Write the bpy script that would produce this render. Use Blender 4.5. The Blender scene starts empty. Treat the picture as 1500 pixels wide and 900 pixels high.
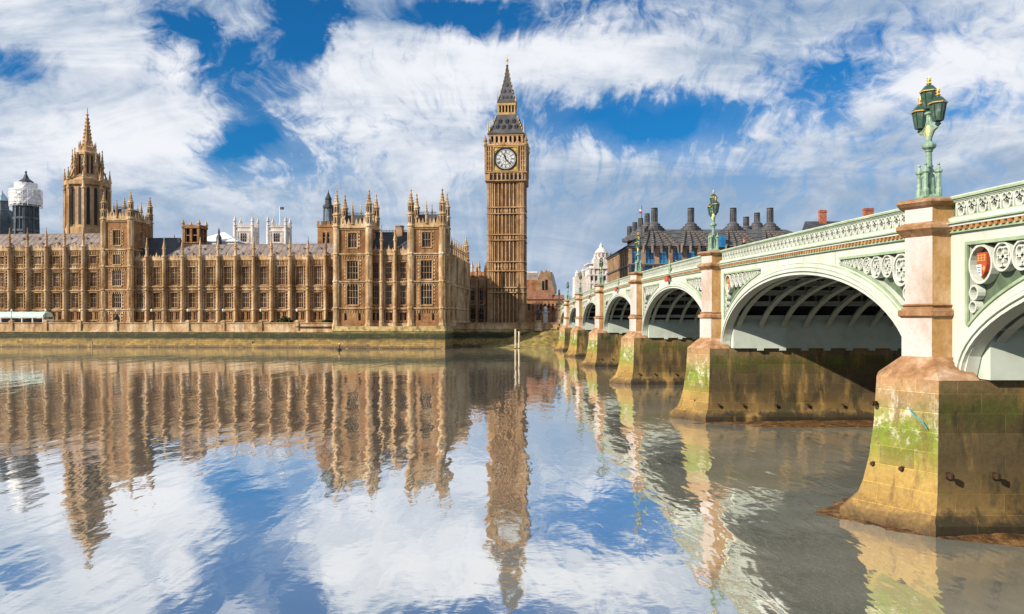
import bpy, bmesh, math, random
from mathutils import Matrix, Vector
random.seed(7)
PI = math.pi
R = math.radians
S = bpy.context.scene
COL = S.collection

# ------------------------------------------------------------------ camera
F, HY, VX, CH = 1190.0, 468.0, 733.0, 8.4      # focal (in 1500 px), horizon, vanishing point, eye height
cam = bpy.data.objects.new('camera', bpy.data.cameras.new('camera'))
COL.objects.link(cam)
cam.location = (0, 0, CH)
cam.rotation_euler = (R(90), 0, 0)
cam.data.sensor_width = 36
cam.data.lens = F / 1500 * 36
cam.data.shift_x = (750 - VX) / 1500
cam.data.shift_y = (HY - 450) / 1500
cam.data.clip_end = 9000
S.camera = cam

# ------------------------------------------------------------------ light
LX, LY, LZ = 1.0, 0.55, -0.66                   # the way sunlight travels
sun = bpy.data.objects.new('sun', bpy.data.lights.new('sun', 'SUN'))
COL.objects.link(sun)
sun.rotation_euler = Vector((LX, LY, LZ)).to_track_quat('-Z', 'Y').to_euler()
sun.data.energy = 5.0
sun.data.angle = R(0.5)
sun.data.color = (1.0, 0.89, 0.74)
SUN_EL = math.atan2(-LZ, math.hypot(LX, LY))
SUN_ROT = math.atan2(-LX, -LY)
S.view_settings.view_transform = 'Standard'
S.view_settings.look = 'None'
S.view_settings.gamma = 1
S.view_settings.exposure = 0.52
S.view_settings.use_curve_mapping = False
S.cycles.max_bounces = 6
S.cycles.caustics_reflective = False
S.cycles.caustics_refractive = False
S.cycles.use_denoising = True


class G:
    """small node-graph helper"""
    def __init__(s, tree):
        s.t = tree
        s.n = tree.nodes
        s.l = tree.links

    def node(s, kind, **kw):
        n = s.n.new(kind)
        for k, v in kw.items():
            setattr(n, k, v)
        return n

    def put(s, sock, val):
        if hasattr(val, 'is_output') or isinstance(val, bpy.types.NodeSocket):
            s.l.new(val, sock)
        else:
            if isinstance(val, (tuple, list)) and len(val) == 3 and sock.type == 'RGBA':
                val = (*val, 1)
            sock.default_value = val

    def math(s, op, a, b=0.0, c=None, clamp=False):
        n = s.node('ShaderNodeMath', operation=op, use_clamp=clamp)
        s.put(n.inputs[0], a)
        s.put(n.inputs[1], b)
        if c is not None:
            s.put(n.inputs[2], c)
        return n.outputs[0]

    def mix(s, f, a, b, mode='MIX'):
        n = s.node('ShaderNodeMix', data_type='RGBA', blend_type=mode)
        s.put(n.inputs[0], f)
        s.put(n.inputs[6], a)
        s.put(n.inputs[7], b)
        return n.outputs[2]

    def noise(s, vec, scale=1, detail=4, rough=.55, dist=0.0):
        n = s.node('ShaderNodeTexNoise')
        s.put(n.inputs['Vector'], vec)
        n.inputs['Scale'].default_value = scale
        n.inputs['Detail'].default_value = detail
        n.inputs['Roughness'].default_value = rough
        n.inputs['Distortion'].default_value = dist
        return n.outputs['Fac']

    def mapping(s, vec, scale=(1, 1, 1), loc=(0, 0, 0), rot=(0, 0, 0)):
        n = s.node('ShaderNodeMapping')
        s.put(n.inputs['Vector'], vec)
        n.inputs['Scale'].default_value = scale
        n.inputs['Location'].default_value = loc
        n.inputs['Rotation'].default_value = rot
        return n.outputs[0]

    def ramp(s, f, stops, interp='LINEAR'):
        n = s.node('ShaderNodeValToRGB')
        s.put(n.inputs[0], f)
        cr = n.color_ramp
        cr.interpolation = interp
        while len(cr.elements) < len(stops):
            cr.elements.new(.5)
        for e, (p, c) in zip(cr.elements, stops):
            e.position = p
            if not isinstance(c, (tuple, list)):
                c = (c, c, c)
            e.color = (*c[:3], 1)
        return n.outputs[0]

    def step(s, v, lo, hi):
        n = s.node('ShaderNodeMapRange', interpolation_type='SMOOTHSTEP')
        s.put(n.inputs[0], v)
        n.inputs[1].default_value = lo
        n.inputs[2].default_value = hi
        return n.outputs[0]

    def xyz(s, vec):
        n = s.node('ShaderNodeSeparateXYZ')
        s.put(n.inputs[0], vec)
        return n.outputs

    def comb(s, x, y, z):
        n = s.node('ShaderNodeCombineXYZ')
        for i, v in enumerate((x, y, z)):
            s.put(n.inputs[i], v)
        return n.outputs[0]


# ------------------------------------------------------------------ sky
world = bpy.data.worlds.new('World')
S.world = world
world.use_nodes = True
g = G(world.node_tree)
g.n.clear()
wo = g.node('ShaderNodeOutputWorld')
bg = g.node('ShaderNodeBackground')
bg.inputs['Strength'].default_value = 0.093
g.l.new(bg.outputs[0], wo.inputs[0])
sky = g.node('ShaderNodeTexSky', sky_type='NISHITA')
sky.sun_disc = False
sky.sun_elevation = SUN_EL
sky.sun_rotation = SUN_ROT
sky.altitude = 10
sky.air_density = 1.0
sky.dust_density = 0.3
sky.ozone_density = 3.0
tc = g.node('ShaderNodeTexCoord')
d = g.xyz(tc.outputs['Generated'])
dy = g.math('MAXIMUM', g.math('ABSOLUTE', d[1]), .12)
a = g.math('DIVIDE', d[0], dy)                   # bearing of a direction
e = g.math('DIVIDE', d[2], dy)                   # height of a direction
up = g.math('ADD', g.math('MAXIMUM', d[2], 0.0), .30)
pl = g.comb(g.math('DIVIDE', d[0], up), g.math('DIVIDE', d[1], up), 0.0)   # the cloud deck seen in perspective
warp = g.noise(pl, .8, 3)
st = g.mapping(pl, (1.5, 0.9, 1), (3.1, 1.7, 0), (0, 0, R(-24)))
n1 = g.noise(st, 1.25, 8, .56, .9)
st2 = g.mapping(pl, (3.6, 1.7, 1), (8.1, 4.7, 0), (0, 0, R(-38)))
n2 = g.noise(st2, 1.3, 8, .60, 1.6)
sc = g.comb(g.math('MULTIPLY', a, 1.0), g.math('MULTIPLY', e, 1.9), 0.3)
n3 = g.noise(sc, 5.0, 8, .6, .4)
n4 = g.noise(g.mapping(sc, (1.0, 2.2, 1), (4, 2, 0), (0, 0, R(18))), 3.0, 9, .62, 1.2)
fe = g.math('ADD', e, .16)
th = g.math('ARCTAN2', fe, g.math('SUBTRACT', a, .02))
rr = g.math('SQRT', g.math('ADD', g.math('MULTIPLY', fe, fe), g.math('MULTIPLY', a, a)))
# high cloud combed out in a fan
fan = g.node('ShaderNodeVectorMath', operation='ADD')
g.put(fan.inputs[0], g.comb(g.math('MULTIPLY', th, 2.6), g.math('MULTIPLY', rr, 3.4), .7))
wv = g.node('ShaderNodeTexNoise')
g.put(wv.inputs['Vector'], sc)
wv.inputs['Scale'].default_value = 4.0
wv.inputs['Detail'].default_value = 3
vm = g.node('ShaderNodeVectorMath', operation='SCALE')
g.put(vm.inputs[0], wv.outputs['Color'])
vm.inputs['Scale'].default_value = .55
g.put(fan.inputs[1], vm.outputs[0])
n5 = g.noise(fan.outputs[0], 3.6, 7, .56, .6)
n7 = g.noise(fan.outputs[0], 10.0, 7, .6, .6)
n6 = g.noise(g.mapping(sc, (1.0, 1.9, 1), (9, 1, 0), (0, 0, R(-12))), 3.6, 8, .58, .8)
aw = g.math('ADD', a, g.math('MULTIPLY', g.math('SUBTRACT', n2, .5), .16))
ew = g.math('ADD', e, g.math('MULTIPLY', g.math('SUBTRACT', n3, .5), .11))


def patch(ca, ce, ra, re, w, ang=0.0):
    """a clearing (w<0) or a bank (w>0) of cloud round a bearing and height"""
    ca_, sa_ = math.cos(R(ang)), math.sin(R(ang))
    da = g.math('SUBTRACT', aw, ca)
    de = g.math('SUBTRACT', ew, ce)
    p = g.math('ADD', g.math('MULTIPLY', da, ca_), g.math('MULTIPLY', de, sa_))
    q = g.math('SUBTRACT', g.math('MULTIPLY', de, ca_), g.math('MULTIPLY', da, sa_))
    p = g.math('POWER', g.math('ABSOLUTE', g.math('DIVIDE', p, ra)), 2)
    q = g.math('POWER', g.math('ABSOLUTE', g.math('DIVIDE', q, re)), 2)
    return g.math('MULTIPLY', g.math('EXPONENT', g.math('MULTIPLY', g.math('ADD', p, q), -1.0)), w)


clear = None
cov = g.math('ADD', g.math('MULTIPLY', n1, .35), g.math('MULTIPLY', n2, .35))
cov = g.math('ADD', cov, g.math('MULTIPLY', n3, .30))
cov = g.math('ADD', cov, g.math('MULTIPLY', n5, .45))
cov = g.math('ADD', cov, g.math('MULTIPLY', n6, .35))
cov = g.math('ADD', cov, .03)
for args in [(-.36, .315, .085, .035, -.56, -35), (-.25, .36, .045, .065, -.78, -20), (-.32, .215, .085, .034, -.66, 10), (-.24, .18, .055, .022, -.36, 10),
             (-.60, .31, .06, .03, -.30, 0), (-.04, .385, .14, .03, -.6, 0), (.13, .245, .13, .032, -.58, -6), (.23, .235, .07, .03, -.28, 15),
             (.385, .285, .15, .05, -.36, 15), (.20, .375, .10, .03, -.22, 10), (.60, .27, .06, .03, -.22, 10), (.52, .36, .10, .03, -.12, 15),
             (-.137, .375, .05, .03, .28, 35), (-.50, .345, .12, .04, .2, -20), (-.43, .21, .13, .04, .2, 10), (.14, .32, .12, .035, .22, -10), (.54, .31, .08, .04, .22, 0)]:
    pt = patch(*args)
    cov = g.math('ADD', cov, pt)
    if args[4] < 0:
        clear = pt if clear is None else g.math('ADD', clear, pt)
cov = g.math('ADD', cov, g.math('MULTIPLY', g.math('SUBTRACT', n7, .5), .75))
mask = g.step(cov, .48, .96)
low = g.math('MULTIPLY', g.step(e, .33, .10), g.math('ADD', 1.0, g.math('MULTIPLY', clear, 1.7), clamp=True))                        # the veil thickens towards the horizon
mask = g.math('MAXIMUM', mask, g.math('MULTIPLY', low, g.math('ADD', .70, g.math('MULTIPLY', n3, .40))), clamp=True)
lum = g.math('ADD', g.math('MULTIPLY', n4, .75), g.math('MULTIPLY', n1, .30))
lum = g.math('ADD', lum, g.math('MULTIPLY', n5, .35))
lum = g.math('ADD', lum, g.math('MULTIPLY', n6, .45))
lum = g.math('SUBTRACT', lum, .27)
for args in [(-.43, .21, .17, .05, .22, 8), (-.50, .35, .13, .04, .14, -20), (-.12, .29, .16, .05, .12, 20), (.14, .32, .12, .035, .2, -8), (.54, .31, .10, .05, .2, 0),
             (-.15, .19, .14, .04, .14, 10), (.22, .19, .20, .03, .10, -4), (.05, .12, .12, .03, .06, 0), (.35, .12, .3, .06, -.12, 0), (-.2, .10, .3, .03, -.08, 0)]:
    lum = g.math('ADD', lum, patch(*args))
lum = g.step(lum, .46, .92)
lum = g.math('MULTIPLY', lum, g.math('SUBTRACT', 1.0, g.math('MULTIPLY', g.step(e, .22, .06), .45)))
cl = g.mix(lum, (2.5, 3.35, 4.55), (6.7, 6.85, 7.2))
blue = g.mix(1.0, sky.outputs[0], (.075, .49, .80), 'MULTIPLY')
g.put(bg.inputs['Color'], g.mix(mask, blue, cl))


# ------------------------------------------------------------------ materials
def newmat(name):
    m = bpy.data.materials.new(name)
    m.use_nodes = True
    gg = G(m.node_tree)
    return m, gg, gg.n['Principled BSDF']


def mat(name, c1, c2=None, c3=None, scale=.6, rough=.8, bump=0.0, bscale=6, stretch=(1, 1, 1), metal=0.0, fine=.25,
        fscale=9, spec=.3, soot=0.0):
    m, q, b = newmat(name)
    c2 = c2 or tuple(x * .75 for x in c1)
    c3 = c3 or tuple(min(1, x * 1.15) for x in c1)
    pos = q.node('ShaderNodeNewGeometry').outputs['Position']
    v = q.mapping(pos, stretch)
    n = q.noise(v, scale, 6, .6, .3)
    c = q.ramp(n, [(.3, c2), (.5, c1), (.72, c3)])
    f = q.noise(pos, fscale, 5, .65)
    k = q.math('ADD', 1 - fine, q.math('MULTIPLY', f, 2 * fine))
    c = q.mix(1.0, c, q.comb(k, k, k), 'MULTIPLY')
    if soot:
        s1 = q.step(q.noise(q.mapping(pos, (1.0, 1.0, .09), (4, 7, 2)), .9, 7, .7), .47, .70)
        c = q.mix(q.math('MULTIPLY', s1, soot), c, tuple(x * .30 for x in c2))
        s2 = q.step(q.noise(q.mapping(pos, (1.0, 1.0, .6), (1, 3, 8)), .33, 6, .7), .50, .66)
        c = q.mix(q.math('MULTIPLY', s2, soot * .6), c, tuple(x * .9 for x in c3))
    q.put(b.inputs['Base Color'], c)
    b.inputs['Roughness'].default_value = rough
    b.inputs['Metallic'].default_value = metal
    b.inputs['Specular IOR Level'].default_value = spec
    if bump:
        bn = q.node('ShaderNodeBump')
        bn.inputs['Strength'].default_value = 1
        bn.inputs['Distance'].default_value = bump
        q.put(bn.inputs['Height'], q.noise(pos, bscale, 5, .6))
        q.l.new(bn.outputs[0], b.inputs['Normal'])
    return m


M = {}
M['stone'] = mat('golden_limestone', (.27, .132, .052), (.145, .064, .026), (.37, .205, .09), .22, .85, .08, 2.2, fine=.85, fscale=.9, soot=.7)
M['stone_pale'] = mat('pale_limestone', (.48, .315, .16), (.21, .108, .046), (.72, .575, .40), .30, .85, .04, 3, (1, 1, .45), fine=.6, fscale=1.3, soot=.6)
M['stone_pink'] = mat('rose_limestone', (.37, .175, .08), (.24, .10, .048), (.46, .26, .13), .3, .85, .04, 2.5, fine=.7, fscale=.9, soot=.6)
M['stone_tower'] = mat('clock_tower_stone', (.42, .255, .125), (.24, .122, .054), (.57, .405, .24), .25, .85, .04, 2.5, (1, 1, .5), fine=.7, fscale=1.0, soot=.55)
M['stone_white'] = mat('portland_stone', (.60, .54, .50), (.40, .35, .33), (.74, .70, .66), .25, .85, .05, 2, fine=.35, fscale=1.4)
M['stone_brown'] = mat('brown_sandstone', (.30, .19, .11), (.18, .105, .06), (.40, .27, .17), .3, .85, .05, 2, fine=.4, fscale=1.5)
M['roof'] = mat('grey_roof_tiles', (.21, .17, .155), (.13, .10, .09), (.29, .245, .22), .35, .7, .03, 3, fine=.4, fscale=2)
M['slate'] = mat('dark_slate', (.045, .05, .062), (.03, .033, .043), (.075, .08, .095), .4, .55, .02, 4, fine=.3, fscale=2)
M['iron_roof'] = mat('cast_iron_roof', (.072, .072, .078), (.04, .041, .046), (.115, .112, .115), .5, .6, .02, 5, fine=.35, fscale=2.5)
M['rib_bronze'] = mat('bronze_roof_ribs', (.135, .108, .088), (.085, .066, .054), (.20, .165, .135), .6, .6, .02, 5, fine=.4, fscale=2.5)
M['gilt'] = mat('gilding', (.70, .46, .12), rough=.4, metal=.4)
M['gold_stone'] = mat('gilded_stone', (.43, .27, .095), (.27, .15, .05), (.55, .38, .16), .8, .6, fine=.35, fscale=3)
M['dial'] = mat('dial_glass', (.60, .61, .60), rough=.4, fine=.05)
M['black'] = mat('black_paint', (.012, .012, .016), rough=.5)
M['glass'] = mat('dark_window_glass', (.012, .010, .012), (.005, .0045, .006), (.035, .026, .024), .5, .25, spec=.25, fine=.6, fscale=.5)
M['glass_pale'] = mat('reflection_tint_glass', (.040, .027, .026), (.012, .010, .011), (.11, .075, .068), .35, .3, spec=.25, fine=.5, fscale=.8)  # paler tint painted in for reflections on the panes
M['blue_glass'] = mat('blue_window_glass', (.02, .16, .38), (.012, .08, .22), (.05, .30, .50), .25, .12, spec=.6, fine=.35, fscale=.6)
def paint_mat(name, c1, c2, rust):
    m, q, b = newmat(name)
    pos = q.node('ShaderNodeNewGeometry').outputs['Position']
    n = q.noise(q.mapping(pos, (1, 1, .4)), .45, 6, .65, .3)
    c = q.ramp(n, [(.32, c2), (.62, c1)])
    f = q.noise(pos, 5, 6, .7)
    k = q.math('ADD', .84, q.math('MULTIPLY', f, .32))
    c = q.mix(1.0, c, q.comb(k, k, k), 'MULTIPLY')
    s1 = q.step(q.noise(q.mapping(pos, (1.6, 1.6, .10), (3, 8, 1)), 1.3, 6, .7), .60, .74)
    c = q.mix(q.math('MULTIPLY', s1, .55), c, (.42, .33, .17))
    s2 = q.step(q.noise(q.mapping(pos, (1, 1, .5), (6, 2, 9)), 1.8, 9, .75), .64, .72)
    c = q.mix(q.math('MULTIPLY', s2, rust), c, (.33, .15, .05))
    q.put(b.inputs['Base Color'], c)
    b.inputs['Roughness'].default_value = .5
    b.inputs['Specular IOR Level'].default_value = .3
    bn = q.node('ShaderNodeBump')
    bn.inputs['Distance'].default_value = .006
    q.put(bn.inputs['Height'], q.noise(pos, 7, 5, .6))
    q.l.new(bn.outputs[0], b.inputs['Normal'])
    return m


M['mint'] = paint_mat('mint_paint', (.59, .62, .575), (.47, .50, .44), .65)
M['mint_trim'] = mat('sage_green_paint', (.30, .40, .25), (.19, .27, .15), (.42, .50, .37), .7, .5, fine=.2, fscale=4)
M['mint_deep'] = mat('deep_green_paint', (.09, .13, .08), (.05, .075, .045), (.16, .20, .13), .9, .55, fine=.3, fscale=4)
M['plate'] = mat('grey_green_plate', (.50, .57, .50), (.38, .43, .37), (.58, .64, .58), .3, .55, fine=.15, fscale=2)
M['rib'] = mat('rib_paint', (.44, .48, .42), (.34, .37, .32), (.52, .56, .50), .6, .6, fine=.2)
M['soffit'] = mat('underdeck_black', (.010, .011, .011), (.006, .006, .006), (.02, .02, .02), .5, .7)  # near-black colour painted in for the dark under the deck
M['dentil'] = mat('ochre_dentils', (.38, .18, .065), (.24, .10, .04), (.50, .30, .14), 1.5, .6)
M['granite'] = mat('pale_granite', (.48, .43, .41), (.36, .27, .20), (.56, .52, .51), .5, .7, .01, 14, (1, 1, .5), fine=.25, fscale=6)
M['granite_brown'] = mat('brown_flank_granite', (.36, .205, .075), (.22, .115, .045), (.52, .37, .22), .7, .8, .015, 10, (1, 1, .5), fine=.4, fscale=6)  # browner, darker granite for one flank of each pier column
M['cap_stone'] = mat('rusty_granite', (.30, .165, .08), (.16, .08, .036), (.48, .35, .25), 1.1, .85, .03, 6, fine=.5, fscale=5)
M['asphalt'] = mat('asphalt', (.05, .05, .052), rough=.9)
M['paving'] = mat('stone_paving', (.30, .27, .22), rough=.9)
M['earth'] = mat('town_ground', (.12, .11, .09), rough=.95)
M['mud'] = mat('river_mud', (.12, .06, .022), (.035, .020, .010), (.30, .165, .06), 1.6, .6, .2, 4, fine=.8, fscale=6)
M['lamp_green'] = mat('lamp_green_paint', (.21, .32, .235), (.12, .20, .14), (.34, .45, .36), 3, .4, fine=.15)
M['dark_green'] = mat('dark_green_iron', (.02, .055, .04), rough=.35, spec=.5)
M['lamp_glass'] = mat('green_lantern_glass', (.05, .10, .06), (.025, .06, .035), (.26, .29, .27), 2.5, .08, spec=.7)
M['red'] = mat('red_paint', (.40, .07, .035), rough=.5, fine=.15)
M['shield_blue'] = mat('blue_enamel', (.10, .30, .55), rough=.5)
M['white'] = mat('white_paint', (.78, .78, .76), rough=.55, fine=.12)
M['sheet'] = mat('white_sheeting', (.74, .74, .76), (.52, .53, .56), (.82, .82, .84), .5, .6, .15, 1.2, fine=.2, fscale=1.5)
M['awning'] = mat('pale_green_awning', (.50, .66, .60), (.40, .56, .50), (.66, .78, .74), .4, .5, fine=.15)
M['brick'] = mat('red_brick', (.36, .115, .06), (.24, .07, .04), (.46, .19, .11), 1.2, .85, fine=.4, fscale=4)
M['dull_tiles'] = mat('dull_red_tiles', (.21, .095, .06), (.13, .06, .04), (.29, .15, .10), .8, .85, fine=.4, fscale=3)
M['slate_blue'] = mat('blue_grey_iron', (.075, .095, .115), (.045, .058, .072), (.12, .145, .165), .5, .55, fine=.35, fscale=2)
M['copper'] = mat('weathered_lead', (.26, .36, .42), (.16, .23, .29), (.42, .52, .57), .6, .5)
M['bark'] = mat('bare_twigs', (.13, .075, .055), (.08, .05, .04), (.2, .12, .09), 1.2, .9)
M['leaf'] = mat('dark_leaves', (.035, .055, .02), (.02, .03, .01), (.07, .09, .03), 1.5, .8, fine=.5)
M['wood_white'] = mat('pale_timber', (.56, .47, .33), (.36, .28, .18), (.66, .58, .44), .8, .7)
M['bronze'] = mat('dark_bronze', (.03, .028, .025), rough=.5)
M['skin'] = mat('skin', (.55, .32, .23), rough=.6)
M['hair'] = mat('hair', (.03, .02, .015), rough=.7)
M['rust'] = mat('rusted_iron', (.05, .025, .015), rough=.9)
M['teal_rope'] = mat('teal_rope', (.04, .26, .33), rough=.7)


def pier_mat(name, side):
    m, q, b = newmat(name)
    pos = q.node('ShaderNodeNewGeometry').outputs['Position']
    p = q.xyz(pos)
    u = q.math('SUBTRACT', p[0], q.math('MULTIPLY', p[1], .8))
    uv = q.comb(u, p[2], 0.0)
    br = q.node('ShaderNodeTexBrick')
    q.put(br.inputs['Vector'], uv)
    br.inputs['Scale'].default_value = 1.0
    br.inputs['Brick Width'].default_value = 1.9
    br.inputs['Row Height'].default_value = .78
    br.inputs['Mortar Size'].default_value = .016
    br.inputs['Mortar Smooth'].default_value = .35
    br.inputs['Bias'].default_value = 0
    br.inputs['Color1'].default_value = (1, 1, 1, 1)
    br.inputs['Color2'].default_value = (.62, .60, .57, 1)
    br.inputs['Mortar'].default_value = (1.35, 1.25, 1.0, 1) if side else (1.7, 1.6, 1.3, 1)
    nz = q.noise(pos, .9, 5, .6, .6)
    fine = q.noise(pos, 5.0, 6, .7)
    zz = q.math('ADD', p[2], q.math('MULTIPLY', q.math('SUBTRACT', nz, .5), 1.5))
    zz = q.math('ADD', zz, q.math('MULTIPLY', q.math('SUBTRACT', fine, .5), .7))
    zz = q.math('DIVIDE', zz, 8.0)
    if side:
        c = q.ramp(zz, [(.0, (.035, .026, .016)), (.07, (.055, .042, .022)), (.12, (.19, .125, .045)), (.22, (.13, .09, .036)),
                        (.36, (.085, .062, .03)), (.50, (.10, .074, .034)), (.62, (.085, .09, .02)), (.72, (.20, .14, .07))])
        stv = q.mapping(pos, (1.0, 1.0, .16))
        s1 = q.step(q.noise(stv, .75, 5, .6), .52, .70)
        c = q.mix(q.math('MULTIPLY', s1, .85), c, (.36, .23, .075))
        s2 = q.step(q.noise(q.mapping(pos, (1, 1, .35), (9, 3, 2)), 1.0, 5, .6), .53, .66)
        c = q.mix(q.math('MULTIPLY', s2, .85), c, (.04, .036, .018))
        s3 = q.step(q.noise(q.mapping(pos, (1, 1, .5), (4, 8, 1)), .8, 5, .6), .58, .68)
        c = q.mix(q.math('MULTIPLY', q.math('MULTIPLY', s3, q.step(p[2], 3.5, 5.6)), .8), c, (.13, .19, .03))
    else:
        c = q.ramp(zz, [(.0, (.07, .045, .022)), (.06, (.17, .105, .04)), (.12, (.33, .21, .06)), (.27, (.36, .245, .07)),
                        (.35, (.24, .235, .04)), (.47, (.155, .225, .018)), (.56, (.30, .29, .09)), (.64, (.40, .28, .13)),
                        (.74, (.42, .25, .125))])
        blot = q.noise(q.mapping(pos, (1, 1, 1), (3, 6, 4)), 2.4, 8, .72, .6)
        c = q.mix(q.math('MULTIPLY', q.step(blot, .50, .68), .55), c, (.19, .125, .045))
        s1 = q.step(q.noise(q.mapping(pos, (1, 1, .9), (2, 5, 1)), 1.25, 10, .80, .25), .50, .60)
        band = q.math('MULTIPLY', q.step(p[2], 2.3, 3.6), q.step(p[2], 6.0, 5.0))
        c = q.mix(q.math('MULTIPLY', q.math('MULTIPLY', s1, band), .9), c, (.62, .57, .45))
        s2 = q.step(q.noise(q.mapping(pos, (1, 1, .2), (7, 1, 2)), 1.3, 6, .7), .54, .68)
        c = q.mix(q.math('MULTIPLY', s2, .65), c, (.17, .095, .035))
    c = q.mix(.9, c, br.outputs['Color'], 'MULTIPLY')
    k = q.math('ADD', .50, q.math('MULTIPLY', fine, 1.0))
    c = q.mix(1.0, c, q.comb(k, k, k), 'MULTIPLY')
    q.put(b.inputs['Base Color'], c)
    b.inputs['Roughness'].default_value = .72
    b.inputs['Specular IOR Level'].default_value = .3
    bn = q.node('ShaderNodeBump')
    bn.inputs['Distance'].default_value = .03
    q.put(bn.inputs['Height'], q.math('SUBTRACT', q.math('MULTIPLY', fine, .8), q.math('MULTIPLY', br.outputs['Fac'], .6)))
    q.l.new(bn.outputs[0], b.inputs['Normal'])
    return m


M['pier_nose'] = pier_mat('algae_stained_granite', False)
M['pier_side'] = pier_mat('dark_streaked_granite', True)  # darker than the nose, with ochre and green streaks


def wall_mat(name):
    m, q, b = newmat(name)
    pos = q.node('ShaderNodeNewGeometry').outputs['Position']
    p = q.xyz(pos)
    nz = q.noise(q.mapping(pos, (.5, .5, 1)), .5, 6, .65, .5)
    zz = q.math('ADD', p[2], q.math('MULTIPLY', q.math('SUBTRACT', nz, .5), 1.6))
    zz = q.math('DIVIDE', zz, 8.0)
    c = q.ramp(zz, [(.0, (.07, .045, .022)), (.06, (.15, .095, .035)), (.13, (.30, .19, .05)), (.27, (.27, .185, .045)),
                    (.33, (.10, .075, .025)), (.37, (.022, .028, .008)), (.52, (.035, .045, .010)), (.565, (.22, .20, .06)),
                    (.60, (.46, .34, .14)), (.95, (.52, .40, .21))])
    s1 = q.step(q.noise(q.mapping(pos, (1, 1, .5), (3, 2, 7)), .8, 9, .75), .50, .60)
    c = q.mix(q.math('MULTIPLY', s1, .75), c, (.10, .065, .025))
    s2 = q.step(q.noise(q.mapping(pos, (.6, .6, 1), (9, 1, 3)), 1.4, 9, .75), .56, .64)
    c = q.mix(q.math('MULTIPLY', s2, q.step(p[2], 3.0, 2.2)), c, (.42, .30, .10))
    br = q.node('ShaderNodeTexBrick')
    q.put(br.inputs['Vector'], q.comb(p[0], p[2], 0.0))
    br.inputs['Scale'].default_value = 1.0
    br.inputs['Brick Width'].default_value = 2.2
    br.inputs['Row Height'].default_value = .62
    br.inputs['Mortar Size'].default_value = .04
    br.inputs['Color1'].default_value = (1.15, 1.15, 1.1, 1)
    br.inputs['Color2'].default_value = (.6, .58, .55, 1)
    br.inputs['Mortar'].default_value = (.3, .28, .25, 1)
    c = q.mix(.8, c, br.outputs['Color'], 'MULTIPLY')
    f = q.noise(q.mapping(pos, (.55, .55, 1)), 1.6, 8, .78)
    k = q.math('ADD', .05, q.math('MULTIPLY', f, 1.9))
    c = q.mix(1.0, c, q.comb(k, k, k), 'MULTIPLY')
    q.put(b.inputs['Base Color'], c)
    b.inputs['Roughness'].default_value = .8
    bn = q.node('ShaderNodeBump')
    bn.inputs['Distance'].default_value = .12
    q.put(bn.inputs['Height'], q.noise(pos, 1.6, 6, .7))
    q.l.new(bn.outputs[0], b.inputs['Normal'])
    return m


M['river_wall'] = wall_mat('tide_stained_wall')
M['bank'] = mat('weedy_mud', (.20, .15, .045), (.07, .055, .022), (.34, .27, .085), .7, .8, .2, 1.5, fine=.45, fscale=2.5)

# water
m, q, b = newmat('river_water')
q.n.remove(b)
out = q.n['Material Output']
pos = q.node('ShaderNodeNewGeometry').outputs['Position']
h0 = q.noise(q.mapping(pos, (.10, .024, 1)), 1.0, 1.5, .5)
h1 = q.noise(q.mapping(pos, (.30, .08, 1), (5, 3, 0)), 1.0, 2, .5)
h2 = q.noise(q.mapping(pos, (.95, .34, 1), (1, 9, 0)), 1.0, 2, .5, .3)
h3 = q.noise(q.mapping(pos, (2.4, 2.6, 1), (4, 2, 0)), 1.0, 3, .5)
pw = q.xyz(pos)
near_bridge = q.math('MULTIPLY', q.step(q.math('ADD', pw[0], q.math('MULTIPLY', h1, 8)), 5, 18), q.step(pw[1], 120, 40))
hh = q.math('ADD', q.math('MULTIPLY', h0, .085), q.math('MULTIPLY', h1, .046))
hh = q.math('ADD', hh, q.math('MULTIPLY', h2, q.math('ADD', .019, q.math('MULTIPLY', near_bridge, .045))))
hh = q.math('ADD', hh, q.math('MULTIPLY', h3, q.math('ADD', .0024, q.math('MULTIPLY', near_bridge, .0022))))
bn = q.node('ShaderNodeBump')
bn.inputs['Strength'].default_value = 1
bn.inputs['Distance'].default_value = 1.0
q.put(bn.inputs['Height'], hh)
gl = q.node('ShaderNodeBsdfGlossy')
gl.inputs['Roughness'].default_value = .035
gl.inputs['Color'].default_value = (1, 1, 1, 1)
df = q.node('ShaderNodeBsdfDiffuse')
mk = q.noise(q.mapping(pos, (.12, .2, 1), (7, 7, 0)), 1.0, 5, .6)
q.put(df.inputs['Color'], q.ramp(mk, [(.3, (.24, .25, .22)), (.7, (.36, .355, .30))]))
q.l.new(bn.outputs[0], gl.inputs['Normal'])
lw = q.node('ShaderNodeLayerWeight')
lw.inputs[0].default_value = .5
fac = q.step(lw.outputs['Facing'], .55, .97)
fac = q.math('ADD', .73, q.math('MULTIPLY', fac, .20))
mx = q.node('ShaderNodeMixShader')
fac = q.math('SUBTRACT', fac, q.math('MULTIPLY', near_bridge, q.math('ADD', .02, q.math('MULTIPLY', mk, .27))))      # less mirror and more murk near the bridge
q.put(mx.inputs[0], fac)
q.l.new(df.outputs[0], mx.inputs[1])
q.l.new(gl.outputs[0], mx.inputs[2])
q.l.new(mx.outputs[0], out.inputs['Surface'])
M['water'] = m


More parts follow.
